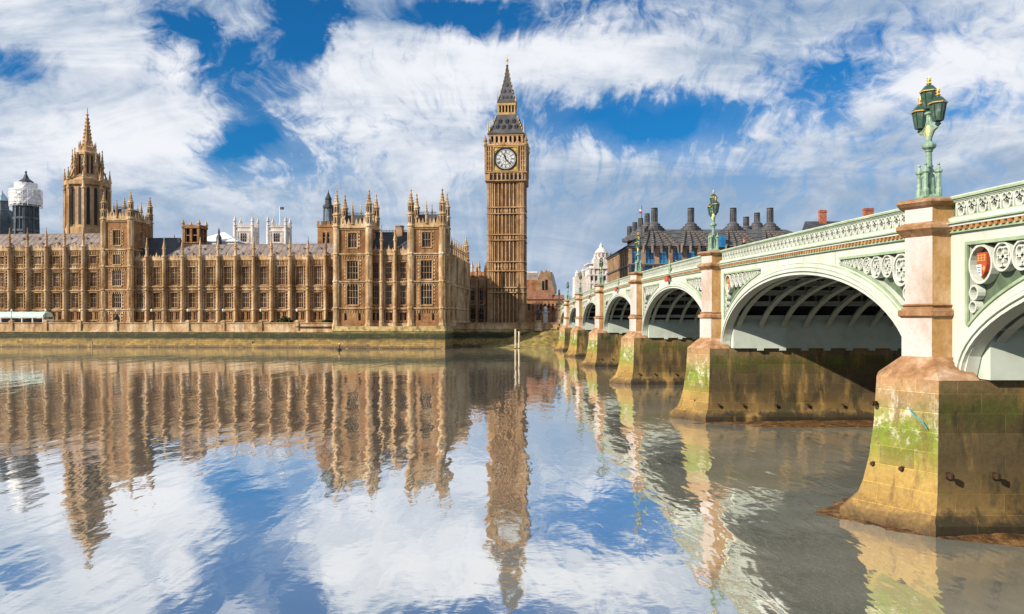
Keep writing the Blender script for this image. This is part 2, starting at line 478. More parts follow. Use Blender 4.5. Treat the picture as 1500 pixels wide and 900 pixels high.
# ------------------------------------------------------------------ mesh building
class MB:
    def __init__(s, T=None):
        s.v, s.f, s.mi = [], [], []
        s.cur = 0
        s.T = T

    def add(s, vs, fs, mi=None):
        o = len(s.v)
        if s.T is not None:
            vs = [s.T @ Vector(p) for p in vs]
        s.v += [tuple(p) for p in vs]
        s.f += [tuple(i + o for i in f) for f in fs]
        s.mi += [s.cur if mi is None else mi] * len(fs)
        return s

    def box(s, x0, x1, y0, y1, z0, z1, mi=None):
        return s.add([(x0, y0, z0), (x1, y0, z0), (x1, y1, z0), (x0, y1, z0), (x0, y0, z1), (x1, y0, z1), (x1, y1, z1), (x0, y1, z1)],
                     [(0, 3, 2, 1), (4, 5, 6, 7), (0, 1, 5, 4), (1, 2, 6, 5), (2, 3, 7, 6), (3, 0, 4, 7)], mi)

    def quad(s, a, b, c, d, mi=None):
        return s.add([a, b, c, d], [(0, 1, 2, 3)], mi)

    def loft(s, rings, caps=True, mi=None, mis=None):
        n = len(rings[0])
        vs = [p for r in rings for p in r]
        fs, ms = [], []
        for i in range(len(rings) - 1):
            for j in range(n):
                k = (j + 1) % n
                fs.append((i * n + j, i * n + k, (i + 1) * n + k, (i + 1) * n + j))
                ms.append(mis[j] if mis else (s.cur if mi is None else mi))
        if caps:
            fs.append(tuple(range(n))[::-1])
            fs.append(tuple((len(rings) - 1) * n + j for j in range(n)))
            ms += [s.cur if mi is None else mi] * 2
        o = len(s.v)
        if s.T is not None:
            vs = [s.T @ Vector(p) for p in vs]
        s.v += [tuple(p) for p in vs]
        s.f += [tuple(i + o for i in f) for f in fs]
        s.mi += ms
        return s

    def lathe(s, cx, cy, prof, n=8, rot=None, mi=None):
        rot = PI / n if rot is None else rot
        rings = [[(cx + r * math.cos(rot + 2 * PI * j / n), cy + r * math.sin(rot + 2 * PI * j / n), z) for j in range(n)] for r, z in prof]
        return s.loft(rings, True, mi)

    def xzpoly(s, pts, y0, y1, mi=None):
        n = len(pts)
        vs = [(x, y0, z) for x, z in pts] + [(x, y1, z) for x, z in pts]
        fs = [tuple(range(n)), tuple(range(n, 2 * n))[::-1]]
        for j in range(n):
            k = (j + 1) % n
            fs.append((j, k, n + k, n + j))
        return s.add(vs, fs, mi)

    def yzpoly(s, pts, x0, x1, mi=None):
        n = len(pts)
        vs = [(x0, y, z) for y, z in pts] + [(x1, y, z) for y, z in pts]
        fs = [tuple(range(n)), tuple(range(n, 2 * n))[::-1]]
        for j in range(n):
            k = (j + 1) % n
            fs.append((j, k, n + k, n + j))
        return s.add(vs, fs, mi)

    def bar(s, p, q, w, d=None, mi=None, upv=(0, 0, 1)):
        p, q = Vector(p), Vector(q)
        d = d or w
        t = (q - p).normalized()
        u = t.cross(Vector(upv))
        if u.length < 1e-4:
            u = t.cross(Vector((1, 0, 0)))
        u.normalize()
        w2 = u.cross(t).normalized()
        a, b_ = u * w / 2, w2 * d / 2
        return s.loft([[p + a + b_, p - a + b_, p - a - b_, p + a - b_], [q + a + b_, q - a + b_, q - a - b_, q + a - b_]], True, mi)

    def tube(s, pts, rs, n=6, mi=None):
        pts = [Vector(p) for p in pts]
        if not isinstance(rs, (list, tuple)):
            rs = [rs] * len(pts)
        rings = []
        for i, p in enumerate(pts):
            t = (pts[min(i + 1, len(pts) - 1)] - pts[max(i - 1, 0)]).normalized()
            u = t.cross(Vector((0.13, 0.31, .94)))
            if u.length < 1e-3:
                u = t.cross(Vector((1, 0, 0)))
            u.normalize()
            w = t.cross(u)
            rings.append([p + (u * math.cos(2 * PI * j / n) + w * math.sin(2 * PI * j / n)) * rs[i] for j in range(n)])
        return s.loft(rings, True, mi)

    def ringyz(s, x0, x1, cy, cz, ro, ri, n=14, mi=None, a0=0, a1=2 * PI):
        """flat ring standing in a plane of constant x"""
        full = abs(a1 - a0 - 2 * PI) < 1e-6
        m_ = n if full else n + 1
        vs, fs = [], []
        for j in range(m_):
            a_ = a0 + (a1 - a0) * j / n
            c, si = math.cos(a_), math.sin(a_)
            vs += [(x0, cy + ro * c, cz + ro * si), (x0, cy + ri * c, cz + ri * si), (x1, cy + ri * c, cz + ri * si), (x1, cy + ro * c, cz + ro * si)]
        for j in range(n):
            k = (j + 1) % m_
            A, B = j * 4, k * 4
            for t in range(4):
                u = (t + 1) % 4
                fs.append((A + t, A + u, B + u, B + t))
        return s.add(vs, fs, mi)

    def pierced(s, x0, x1, z0, z1, holes, y=0.0, depth=.5, mi=None):
        xs = sorted({x0, x1, *[h[0] for h in holes], *[h[1] for h in holes]})
        zs = sorted({z0, z1, *[h[2] for h in holes], *[h[3] for h in holes]})
        xs = [x for x in xs if x0 - 1e-6 <= x <= x1 + 1e-6]
        zs = [z for z in zs if z0 - 1e-6 <= z <= z1 + 1e-6]
        for i in range(len(xs) - 1):
            for j in range(len(zs) - 1):
                cx, cz = (xs[i] + xs[i + 1]) / 2, (zs[j] + zs[j + 1]) / 2
                if any(h[0] < cx < h[1] and h[2] < cz < h[3] for h in holes):
                    continue
                s.quad((xs[i], y, zs[j]), (xs[i + 1], y, zs[j]), (xs[i + 1], y, zs[j + 1]), (xs[i], y, zs[j + 1]), mi)
        for a_, b_, c, d_ in holes:
            Y = y + depth
            s.quad((a_, y, c), (a_, Y, c), (a_, Y, d_), (a_, y, d_), mi)
            s.quad((b_, y, c), (b_, Y, c), (b_, Y, d_), (b_, y, d_), mi)
            s.quad((a_, y, c), (b_, y, c), (b_, Y, c), (a_, Y, c), mi)
            s.quad((a_, y, d_), (b_, y, d_), (b_, Y, d_), (a_, Y, d_), mi)
        return s

    def mesh(s, name, mats, smooth=False):
        me = bpy.data.meshes.new(name)
        me.from_pydata(s.v, [], s.f)
        if not isinstance(mats, (list, tuple)):
            mats = [mats]
        for mm in mats:
            me.materials.append(M[mm] if isinstance(mm, str) else mm)
        me.polygons.foreach_set('material_index', s.mi)
        bm = bmesh.new()
        bm.from_mesh(me)
        bmesh.ops.recalc_face_normals(bm, faces=bm.faces)
        bm.to_mesh(me)
        bm.free()
        if smooth:
            me.polygons.foreach_set('use_smooth', [True] * len(me.polygons))
        me.update()
        return me

    def build(s, name, mats, parent=None, loc=(0, 0, 0), rz=0, smooth=False):
        o = bpy.data.objects.new(name, s.mesh(name, mats, smooth))
        COL.objects.link(o)
        o.location = loc
        o.rotation_euler.z = rz
        o.parent = parent
        return o


def put(name, me, parent=None, loc=(0, 0, 0), rz=0):
    o = bpy.data.objects.new(name, me)
    COL.objects.link(o)
    o.location = loc
    o.rotation_euler.z = rz
    o.parent = parent
    return o


def thing(name, label, cat, loc=(0, 0, 0), rz=0, group=None):
    o = bpy.data.objects.new(name, None)
    COL.objects.link(o)
    o.location = loc
    o.rotation_euler.z = rz
    o.empty_display_size = .5
    return tag(o, label, cat, group)


def tag(o, label, cat, group=None):
    o['label'] = label
    o['category'] = cat
    if group:
        o['group'] = group
    return o


def struct(o, kind='structure'):
    o['kind'] = kind
    return o


def dup(root, loc, rz, label, group):
    r = root.copy()
    COL.objects.link(r)
    r.location = loc
    r.rotation_euler.z = rz
    r['label'] = label
    if group:
        r['group'] = group
    for ch in list(root.children):
        c = ch.copy()
        COL.objects.link(c)
        c.parent = r
        for gch in list(ch.children):
            d_ = gch.copy()
            COL.objects.link(d_)
            d_.parent = c
    return r


# ------------------------------------------------------------------ setting: water, ground
PR = R(-5)                                      # the palace stands five degrees off square with the bridge
OX, OY = -16.2, 233.0                           # its river corner
pc, ps = math.cos(R(5)), math.sin(R(5))


def PW(u, v, z=0.0):
    return (OX + pc * u + ps * v, OY - ps * u + pc * v, z)


def U(px, v):
    k = (px - VX) / F
    return (k * (OY + pc * v) - OX - ps * v) / (pc + k * ps)


def ZH(y, px, v):
    return CH + (HY - y) * PW(U(px, v), v)[1] / F


w = MB()
w.quad((-900, -120, 0), (900, -120, 0), (900, 420, 0), (-900, 420, 0))
struct(w.build('river_water', 'water'))
GZ = 6.3
w = MB()
A1, A2, A3 = PW(-420, 14.2, GZ), PW(-45, 14.2, GZ), PW(0, 18.5, GZ)
w.quad((-17, 251, GZ), (900, 251, GZ), (6000, 8000, GZ), (-2000, 8000, GZ))
w.quad((-17, 251, GZ), A2, PW(-45, 2.5, GZ), PW(0, 2.5, GZ))
w.quad(A1, A2, (-17, 251, GZ), (-2000, 8000, GZ))
w.quad(A1, (-2000, 8000, GZ), (-6000, 8000, GZ), (-6000, 800, GZ))
struct(w.build('ground', 'earth'))

# river walls
t = thing('river_wall', 'long tide-stained embankment wall with a pale parapet below the palace terrace', 'wall', PW(0, 0), PR)
w = MB()
uL, uR = -420.0, U(492, 3.0)
w.loft([[(uL, v, z), (uR, v, z)][::1] + [(uR, 4.6, z), (uL, 4.6, z)] for v, z in
        [(1.0, -1), (1.3, .3), (2.1, 1.5), (2.5, 2.7), (2.9, 2.8), (2.9, 4.7)]], True)
w.build('wall', 'river_wall', t)
w = MB()
w.box(uL, uR - .1, 3.15, 3.75, 4.704, 7.2)
w.box(uL, uR - .1, 2.95, 3.95, 7.204, 7.45)
w.box(uL, uR - .1, 2.72, 3.2, 4.55, 4.85)
w.build('parapet', 'stone_pale', t)
posts = [17, 67, 117, 170, 222, 275, 327, 382, 435, -33, -83]
pm = MB()
pm.box(-.55, .55, -.45, .45, 4.86, 7.6)
pm.box(-.65, .65, -.55, .55, 7.6, 7.9)
pm.loft([[(-.6, -.5, 7.9), (.6, -.5, 7.9), (.6, .5, 7.9), (-.6, .5, 7.9)], [(-.1, -.1, 8.2), (.1, -.1, 8.2), (.1, .1, 8.2), (-.1, .1, 8.2)]])
pm = pm.mesh('wall_post', 'stone_pale')
for px in posts:
    put('wall_post', pm, t, (U(px, 3.2), 3.25, 0))
# pavilion footing
t = thing('river_wall', 'projecting stained footing wall the double-towered palace pavilion rises from', 'wall', PW(0, 0), PR)
u0, u1 = U(488, -1), .6
w = MB()
w.loft([[(u0 - e_, -v, z), (u1 + e_ * .3, -v, z), (u1 + e_ * .3, 20, z), (u0 - e_, 20, z)] for v, z, e_ in
        [(3.2, -1, .8), (2.9, .3, .6), (2.3, 1.6, .3), (2.0, 2.7, .2), (1.4, 2.8, 0), (1.4, 4.8, 0), (1.6, 4.9, 0), (1.6, 5.3, 0), (1.1, 5.5, 0), (1.0, 6.4, 0)]])
w.build('footing', 'river_wall', t)
# set back embankment between palace and bridge and beyond
t = thing('embankment_wall', 'set-back embankment wall between the palace corner and the bridge end', 'wall')
w = MB()
w.loft([[(-30, y, z), (400, y, z), (400, 251.6, z), (-30, 251.6, z)] for y, z in
        [(248.4, -1), (249.0, .5), (249.6, 2.7), (249.9, 2.8), (249.9, 4.8)]])
w.build('wall', 'river_wall', t)
w = MB()
w.box(-17.5, 18, 250.0, 250.6, 4.804, 7.1)
w.box(-17.5, 18, 249.8, 250.8, 7.104, 7.35)
w.box(-17.5, 18, 249.7, 250.3, 5.3, 5.6)
w.build('parapet', 'stone_pale', t)
# mud bank with weed
w = MB()
nx, ny = 30, 10
vs = []
for i in range(nx + 1):
    for j in range(ny + 1):
        fx, fy = i / nx, j / ny
        x = -8 + 27 * fx
        y = 238 + 11.6 * fy
        hgt = (5.4 * min(1, max(0, fx * 1.35 - .05)) ** .8) * (fy ** 1.2) - .35
        vs.append((x, y + random.uniform(-.2, .2), hgt + random.uniform(-.22, .22) * fy))
fs = [(i * (ny + 1) + j, (i + 1) * (ny + 1) + j, (i + 1) * (ny + 1) + j + 1, i * (ny + 1) + j + 1) for i in range(nx) for j in range(ny)]
w.add(vs, fs)
struct(w.build('mud_bank', 'bank', smooth=True))


def mound(cx, cy, rx, ry, hgt, name='mud_bank'):
    w = MB()
    vs, fs = [], []
    nr, na = 14, 120
    rm = random.Random(int(cx))
    ph = [rm.uniform(0, 6.28) for _ in range(12)]
    for i in range(nr + 1):
        f = i / nr
        for j in range(na):
            a_ = 2 * PI * j / na
            wob = 1 + sum(.09 / (k + 1) ** .8 * math.sin((k + 2) * a_ + ph[k]) for k in range(12))
            lump = sum(math.sin(ph[k] + (2.1 + k) * (math.cos(a_) * f * rx * .6 + k)) * math.cos(ph[k] * 2 + (1.7 + k) * math.sin(a_) * f * ry * .7) for k in range(6)) / 6
            vs.append((cx + rx * f * wob * math.cos(a_), cy + ry * f * wob * math.sin(a_), hgt * (1 - f ** 2.5) - .05 + .07 * lump + rm.uniform(-.025, .025)))
    for i in range(nr):
        for j in range(na):
            k = (j + 1) % na
            fs.append((i * na + j, i * na + k, (i + 1) * na + k, (i + 1) * na + j))
    w.add(vs, fs)
    struct(w.build(name, 'mud', smooth=True))


mound(19.5, 34.6, 5.9, 4.3, .36)
mound(32, 66.0, 16.5, 3.4, .20)

# ------------------------------------------------------------------ windows shared by the stone buildings
WCACHE = {}


def window(parent, x, zb, ww, hh, lights=4, transoms=2, y=0.0, rz=0, pos=None, frame='stone_pale', glass='glass', arch=True, depth=.34):
    key = (round(ww, 2), round(hh, 2), lights, transoms, frame, glass, arch, depth)
    if key not in WCACHE:
        f = MB()
        b_ = .07 if ww < 3 else .09
        f.box(-ww / 2, -ww / 2 + b_, depth - .20, depth, 0, hh)
        f.box(ww / 2 - b_, ww / 2, depth - .20, depth, 0, hh)
        f.box(-ww / 2 + b_, ww / 2 - b_, depth - .20, depth, 0, b_)
        f.box(-ww / 2 + b_, ww / 2 - b_, depth - .20, depth, hh - b_, hh)
        for i in range(1, lights):
            xx = -ww / 2 + ww * i / lights
            f.box(xx - .045, xx + .045, depth - .16, depth + .02, b_, hh - b_)
        for i in range(1, transoms + 1):
            zz = hh * (.02 + i / (transoms + 1.0))
            f.box(-ww / 2 + b_, ww / 2 - b_, depth - .13, depth + .02, zz - .05, zz + .05)
        if arch:
            lw_ = ww / lights
            for i in range(lights):
                xl = -ww / 2 + lw_ * i
                f.xzpoly([(xl, hh), (xl, hh - lw_ * .8), (xl + lw_ * .5, hh - .05)], depth - .12, depth)
                f.xzpoly([(xl + lw_, hh), (xl + lw_ * .5, hh - .05), (xl + lw_, hh - lw_ * .8)], depth - .12, depth)
        p = MB()
        p.quad((-ww / 2, depth, 0), (ww / 2, depth, 0), (ww / 2, depth, hh), (-ww / 2, depth, hh))
        WCACHE[key] = (f.mesh('window', frame), p.mesh('pane', glass))
    fm, pm_ = WCACHE[key]
    o = put('window', fm, parent, pos or (x, y, zb), rz)
    put('pane', pm_, o)
    return o


PIN = {}


def pinnacle_mesh(r, h, mt='stone_pale'):
    k = (round(r, 2), round(h, 2), mt)
    if k not in PIN:
        p = MB()
        p.lathe(0, 0, [(r * 1.25, 0), (r * 1.25, h * .04), (r * .85, h * .07), (r * .85, h * .36), (r * 1.3, h * .40), (r * 1.3, h * .43),
                       (r * .95, h * .45), (r * .18, h * .90), (r * .38, h * .915), (r * .38, h * .94), (r * .08, h * .96), (r * .05, h)])
        for j in range(4):
            a_ = j * PI / 2
            c, s_ = math.cos(a_), math.sin(a_)
            for q_ in range(3):
                rr = r * (.95 - .24 * q_)
                z = h * (.5 + .11 * q_)
                p.box(c * rr - r * .14, c * rr + r * .14, s_ * rr - r * .14, s_ * rr + r * .14, z, z + h * .03)
            p.xzpoly([(c * r - .0, 0)] * 0 or [(c * r * .95 + s_ * r * .35 - .01, h * .36), (c * r * .95 - s_ * r * .35 + .01, h * .36), (c * r * .95, h * .52)],
                     s_ * r * .95 - .06, s_ * r * .95 + .06)
        PIN[k] = p.mesh('pinnacle', mt)
    return PIN[k]


BUT = {}


def buttress_mesh(z0, z1, strings, wd=.92):
    k = (round(z0, 2), round(z1, 2), tuple(strings), wd)
    if k not in BUT:
        p = MB()
        r = wd / 2

        def oct_(k_, z):
            a_, c_ = r * k_, r * k_ * .45
            return [(-a_, .3, z), (-a_, -.75 * k_ - .1, z), (-c_, -1.3 * k_, z), (c_, -1.3 * k_, z), (a_, -.75 * k_ - .1, z), (a_, .3, z)]
        rings = [oct_(1.35, z0), oct_(1.35, z0 + 1.2), oct_(1.1, z0 + 1.7)]
        for s_ in strings:
            rings += [oct_(1.1, s_ - .3), oct_(1.28, s_ - .12), oct_(1.28, s_ + .12), oct_(1.0, s_ + .4)]
        rings += [oct_(1.0, z1 - .3), oct_(1.2, z1 - .15), oct_(1.2, z1)]
        p.loft(rings)
        for s0, s1 in zip([z0 + 2] + [s_ + .5 for s_ in strings], [s_ - .5 for s_ in strings] + [z1 - .5]):
            if s1 - s0 > 1.5:
                p.box(-.16, .16, -1.38, -1.0, s0 + .2, s1 - .2)
        BUT[k] = p.mesh('buttress', 'stone_pale')
    return BUT[k]


def facade(t, xs, rows, z0, eave, strings, tip, yoff=0.0, rz=0, wallmat=('stone', 'stone_pale', 'stone_pink'), butts=None, crest=1.9, skip=()):
    """a Gothic front: pierced wall, windows, string courses, panels, crest, buttresses with pinnacles"""
    T = Matrix.Rotation(rz, 4, 'Z')
    w = MB()
    cr = MB()
    holes = []
    niches = []
    for i in range(len(xs) - 1):
        uc = (xs[i] + xs[i + 1]) / 2
        bw = xs[i + 1] - xs[i]
        prev = None
        for (zb, zt, ww, n, tr, gls) in rows:
            if ww < 0:                                        # a pair of small windows
                cs = [-bw * .16, bw * .16]
                wa = -ww
            else:
                cs, wa = [0], ww
            for c_ in cs:
                holes.append((uc + c_ - wa / 2, uc + c_ + wa / 2, zb, zt))
                window(t, uc + c_, zb, wa, zt - zb, n, tr, yoff, 0, glass=gls, arch=zt - zb > 2.5)
            ww = abs(ww) if ww > 0 else bw * .5
            # hood over and sill under
            w.box(uc - ww / 2 - .2, uc + ww / 2 + .2, -.3, .04, zt + .05, zt + .2, 1)
            w.box(uc - ww / 2 - .15, uc + ww / 2 + .15, -.14, .04, zb - .2, zb - .05, 1)
            prev = zt
        # niches, shafts beside the windows and blind panelling
        ww = 2.1
        for sgn in (-1, 1):
            xc_ = uc + sgn * (ww / 2 + (bw / 2 - ww / 2 - .5) * .56)
            for (zb, zt, w_, n_, t_, g_) in rows:
                if zt - zb > 1.9 and w_ > 0 and bw > 3.4:
                    for dx in (-.24, .24) if bw > 4.8 else (0,):
                        holes.append((xc_ + dx - .15, xc_ + dx + .15, zb - .1, zt + .1))
                        niches.append(holes[-1])
        lo, hi = z0 + 5.2, eave - .2
        for sgn in (-1, 1):
            for off in (ww / 2 + .28, bw / 2 - .82):
                if off < bw / 2 - .6:
                    w.box(uc + sgn * off - .08, uc + sgn * off + .08, -.17, .04, lo, hi, 1)
            zc_ = lo
            while zc_ < hi - .6:
                w.box(uc + sgn * (ww / 2 + .36) - (0 if sgn > 0 else bw / 2 - ww / 2 - 1.0), uc + sgn * (ww / 2 + .36) + (bw / 2 - ww / 2 - 1.0 if sgn > 0 else 0), -.09, .04, zc_, zc_ + .13, 1)
                zc_ += .95
        # carved spandrel panels between storeys
        lv = sorted((r[0], r[1]) for r in rows)
        for (a0, a1), (b0, b1) in zip(lv, lv[1:]):
            if b0 - a1 > 1.4 and a0 > z0 + 3:
                c0, c1 = a1 + .35, b0 - .35
                for q_ in range(4):
                    xx = uc - ww / 2 + ww * (q_ + .5) / 4
                    w.xzpoly([(xx - .2, (c0 + c1) / 2), (xx, c0), (xx + .2, (c0 + c1) / 2), (xx, c1)], -.16, .04, 1)
        if lv:
            c0, c1 = lv[-1][1] + .5, eave - .25
            nq = 9
            for q_ in range(nq):
                xx = uc - bw / 2 + .8 + (bw - 1.6) * q_ / (nq - 1)
                if c1 - c0 > .6:
                    w.box(xx - .07, xx + .07, -.14, .04, c0, c1, 1)
        # crest
        cr.box(uc - bw / 2 + .55, uc + bw / 2 - .55, -.22, .2, eave, eave + .55)
        nm = 5
        for q_ in range(nm):
            xx = uc - bw / 2 + .9 + (bw - 1.8) * q_ / (nm - 1)
            hgt = crest if q_ == nm // 2 else crest * (.62 if q_ % 2 == 0 else .5)
            wd_ = .42
            cr.xzpoly([(xx - wd_, eave + .55), (xx + wd_, eave + .55), (xx + wd_ * .75, eave + .55 + hgt * .4), (xx + .10, eave + .55 + hgt * .72), (xx, eave + .55 + hgt),
                       (xx - .10, eave + .55 + hgt * .72), (xx - wd_ * .75, eave + .55 + hgt * .4)], -.1, .12)
    w.pierced(xs[0], xs[-1], z0, eave, holes, 0, .5, 0)
    for a_, b_, c_, d_ in niches:
        w.quad((a_, .45, c_), (b_, .45, c_), (b_, .45, d_), (a_, .45, d_), 0)
    for s_ in list(strings) + [eave - .12]:
        w.box(xs[0], xs[-1], -.42, .045, s_ - .15, s_ + .15, 1)
        w.box(xs[0], xs[-1], -.25, .045, s_ - .5, s_ - .38, 1)
    w.box(xs[0], xs[-1], -.3, .05, z0, z0 + .9, 1)
    w.build('wall', list(wallmat), t, (0, yoff, 0))
    cr.build('parapet', 'stone_pale', t, (0, yoff, 0))
    for i, x in enumerate(xs if butts is None else butts):
        if i in skip:
            continue
        o = put('buttress', buttress_mesh(z0, eave + .9, strings), t, (x, yoff, 0))
        put('pinnacle', pinnacle_mesh(.46, tip - eave - .9), o, (0, -.6, eave + .9))


def gable_roof(t, x0, x1, y0, z0, y1, z1, y2, mt='roof', name='roof', orn=None):
    r_ = MB()
    r_.yzpoly([(y0, z0), (y1, z1), (y2, z0)], x0, x1)
    r_.box(x0, x1, y1 - .12, y1 + .12, z1 - .1, z1 + .18)
    if orn:
        sl = (z1 - z0) / (y1 - y0)
        x = x0 + orn / 2
        k = 0
        while x < x1 - .5:
            f = .28 + .32 * (k % 2)
            yy = y0 + (y1 - y0) * f
            zz = z0 + (z1 - z0) * f
            r_.loft([[(x - .42, yy, zz), (x + .42, yy, zz), (x + .42, yy + 1.0, zz), (x - .42, yy + 1.0, zz)],
                     [(x - .06, yy, zz + .95), (x + .06, yy, zz + .95), (x + .06, yy + 1.0, zz + .95), (x - .06, yy + 1.0, zz + .95)]])
            x += orn
            k += 1
        x = x0
        while x < x1:
            r_.bar((x, y0, z0 + .02), (x, y1, z1 + .02), .13, .12)
            x += orn / 1.4
    return r_.build(name, mt, t)


def body(t, x0, x1, y0, y1, z0, z1, mt='stone_brown', name='side_wall'):
    w = MB()
    w.quad((x0, y0, z0), (x0, y1, z0), (x0, y1, z1), (x0, y0, z1))
    w.quad((x1, y0, z0), (x1, y1, z0), (x1, y1, z1), (x1, y0, z1))
    w.quad((x0, y1, z0), (x1, y1, z0), (x1, y1, z1), (x0, y1, z1))
    w.quad((x0, y0, z1 - .02), (x1, y0, z1 - .02), (x1, y1, z1 - .02), (x0, y1, z1 - .02))
    return w.build(name, mt, t)


# ------------------------------------------------------------------ the palace
TZ = 6.35
w = MB()
w.add([(-420, 3.9, TZ), (uR, 3.9, TZ), (uR, 14, TZ), (-420, 14, TZ)], [(0, 1, 2, 3)])
struct(w.build('terrace_paving', 'paving', None, PW(0, 0), PR))

ROW = [(8.2, 10.9, -1.05, 2, 0, 'glass'), (12.0, 16.7, 2.1, 4, 2, 'glass'), (19.1, 24.7, 2.1, 4, 2, 'glass_pale')]
ROW4 = ROW[:2] + [(18.7, 23.2, 2.1, 4, 2, 'glass_pale'), (25.9, 28.3, 1.9, 4, 0, 'glass_pale')]
STR = (11.4, 17.6, 18.6)

# 1. taller wing at the left
bx = [U(p, 13) for p in (-93, -66, -39, -12, 16, 42.2, 69.7, 96.3, 123.7, 150)]
t = thing('palace_wing', 'tall four-storey stretch of golden palace front behind the white marquee', 'building', PW(0, 13), PR, 'palace river front')
facade(t, bx, ROW4, TZ, 30.4, (11.4, 17.4, 24.4), 37.6, skip=(9,))
body(t, bx[0], bx[-1], .5, 16, TZ, 30.4)
gable_roof(t, bx[0], bx[-1], .7, 30.5, 8, 36.2, 16, orn=2.7)

# 3. long lower wing
bx = [U(p, 13) for p in (192, 216.6, 241.7, 268.6, 294.6, 320.6, 346.3, 372.6, 398.6, 425.8, 452.1, 478, 494)]
t = thing('palace_wing', 'long three-storey golden palace front between the single square tower and the twin towers', 'building', PW(0, 13), PR, 'palace river front')
facade(t, bx, ROW, TZ, 27.0, STR, 34.0, skip=(0, 12))
body(t, bx[0], bx[-1], .5, 16, TZ, 27.0)
gable_roof(t, U(245, 13), bx[-1], .7, 27.1, 8, 32.2, 16, orn=2.7)
gable_roof(t, bx[0], U(245, 13) - .05, 2.2, 27.1, 9, 34.6, 17, 'slate', 'slate_roof')

# 5. middle of the end pavilion
t = thing('palace_wing', 'narrow three-bay palace front with dark slate roof between the twin river towers', 'building', PW(0, 1.2), PR, 'palace river front')
bx = [U(p, 1.2) for p in (541, 559.5, 579.5, 601)]
ROWM = [(8.0, 10.4, -.8, 1, 0, 'glass'), (12.6, 18.3, 1.75, 3, 2, 'glass'), (20.2, 25.0, 1.75, 3, 2, 'glass')]
facade(t, bx, ROWM, 6.4, 27.2, (11.6, 19.2), 36.0, skip=(0, 3), crest=2.4)
body(t, bx[0], bx[-1], .5, 12, 6.4, 27.2)
rf = gable_roof(t, bx[0], bx[-1], .9, 27.3, 6.5, 34.2, 12, 'slate')
c_ = MB()
x = bx[0]
while x < bx[-1]:
    c_.box(x - .05, x + .05, 6.4, 6.6, 34.2, 35.1)
    x += .45
c_.box(bx[0], bx[-1], 6.44, 6.56, 34.7, 34.8)
c_.build('ridge_cresting', 'slate', rf)
c_ = MB()
xm = U(579, 1.2)
c_.box(xm - 1, xm + 1, 5.6, 7.4, 32.5, 36.3)
c_.box(xm - 1.15, xm + 1.15, 5.45, 7.55, 35.9, 36.2)
c_.build('chimney', 'stone_brown', rf)


def turret(t, x, y, z0, zpar, tip, strings, r=1.05):
    p = MB()
    prof = [(r * 1.25, z0), (r * 1.25, z0 + 1.4), (r, z0 + 1.9)]
    for s_ in strings:
        prof += [(r, s_ - .3), (r * 1.2, s_ - .12), (r * 1.2, s_ + .14), (r, s_ + .35)]
    h = tip - zpar
    prof += [(r, zpar - .2), (r * 1.25, zpar), (r * 1.25, zpar + .3), (r * .92, zpar + .6), (r * .92, zpar + h * .28), (r * 1.18, zpar + h * .30), (r * 1.18, zpar + h * .33),
             (r * .8, zpar + h * .35), (r * .8, zpar + h * .55), (r * 1.05, zpar + h * .57), (r * 1.05, zpar + h * .60), (r * .66, zpar + h * .63),
             (r * .46, zpar + h * .72), (r * .14, zpar + h * .90), (r * .3, zpar + h * .915), (r * .3, zpar + h * .935), (.05, zpar + h * .95), (.03, zpar + h)]
    p.lathe(x, y, prof)
    for zlo, zhi, rr in ((zpar + h * .36, zpar + h * .54, r * .8), (zpar + .8, zpar + h * .27, r * .92)):
        for j in range(8):
            a_ = 2 * PI * j / 8
            p.bar((x + rr * 1.0 * math.cos(a_ + PI / 8), y + rr * 1.0 * math.sin(a_ + PI / 8), zlo), (x + rr * math.cos(a_ + PI / 8), y + rr * math.sin(a_ + PI / 8), zhi), .16)
            p.box(x + rr * .86 * math.cos(a_) - .12, x + rr * .86 * math.cos(a_) + .12, y + rr * .86 * math.sin(a_) - .12, y + rr * .86 * math.sin(a_) + .12, zlo + .25, zhi - .25, 1)
    for j in range(8):
        a_ = 2 * PI * j / 8 + PI / 8
        for q_ in range(3):
            rr = r * (.62 - .15 * q_)
            z = zpar + h * (.65 + .075 * q_)
            p.box(x + rr * math.cos(a_) - .1, x + rr * math.cos(a_) + .1, y + rr * math.sin(a_) - .1, y + rr * math.sin(a_) + .1, z, z + .28)
        # panels on the shaft
        for s0, s1 in zip([z0 + 2.2] + list(strings), list(strings) + [zpar]):
            p.bar((x + r * .93 * math.cos(2 * PI * j / 8), y + r * .93 * math.sin(2 * PI * j / 8), s0 + .7), (x + r * .93 * math.cos(2 * PI * j / 8), y + r * .93 * math.sin(2 * PI * j / 8), s1 - .6), .18)
    return p.build('turret', ['stone_pale', 'black'], t)


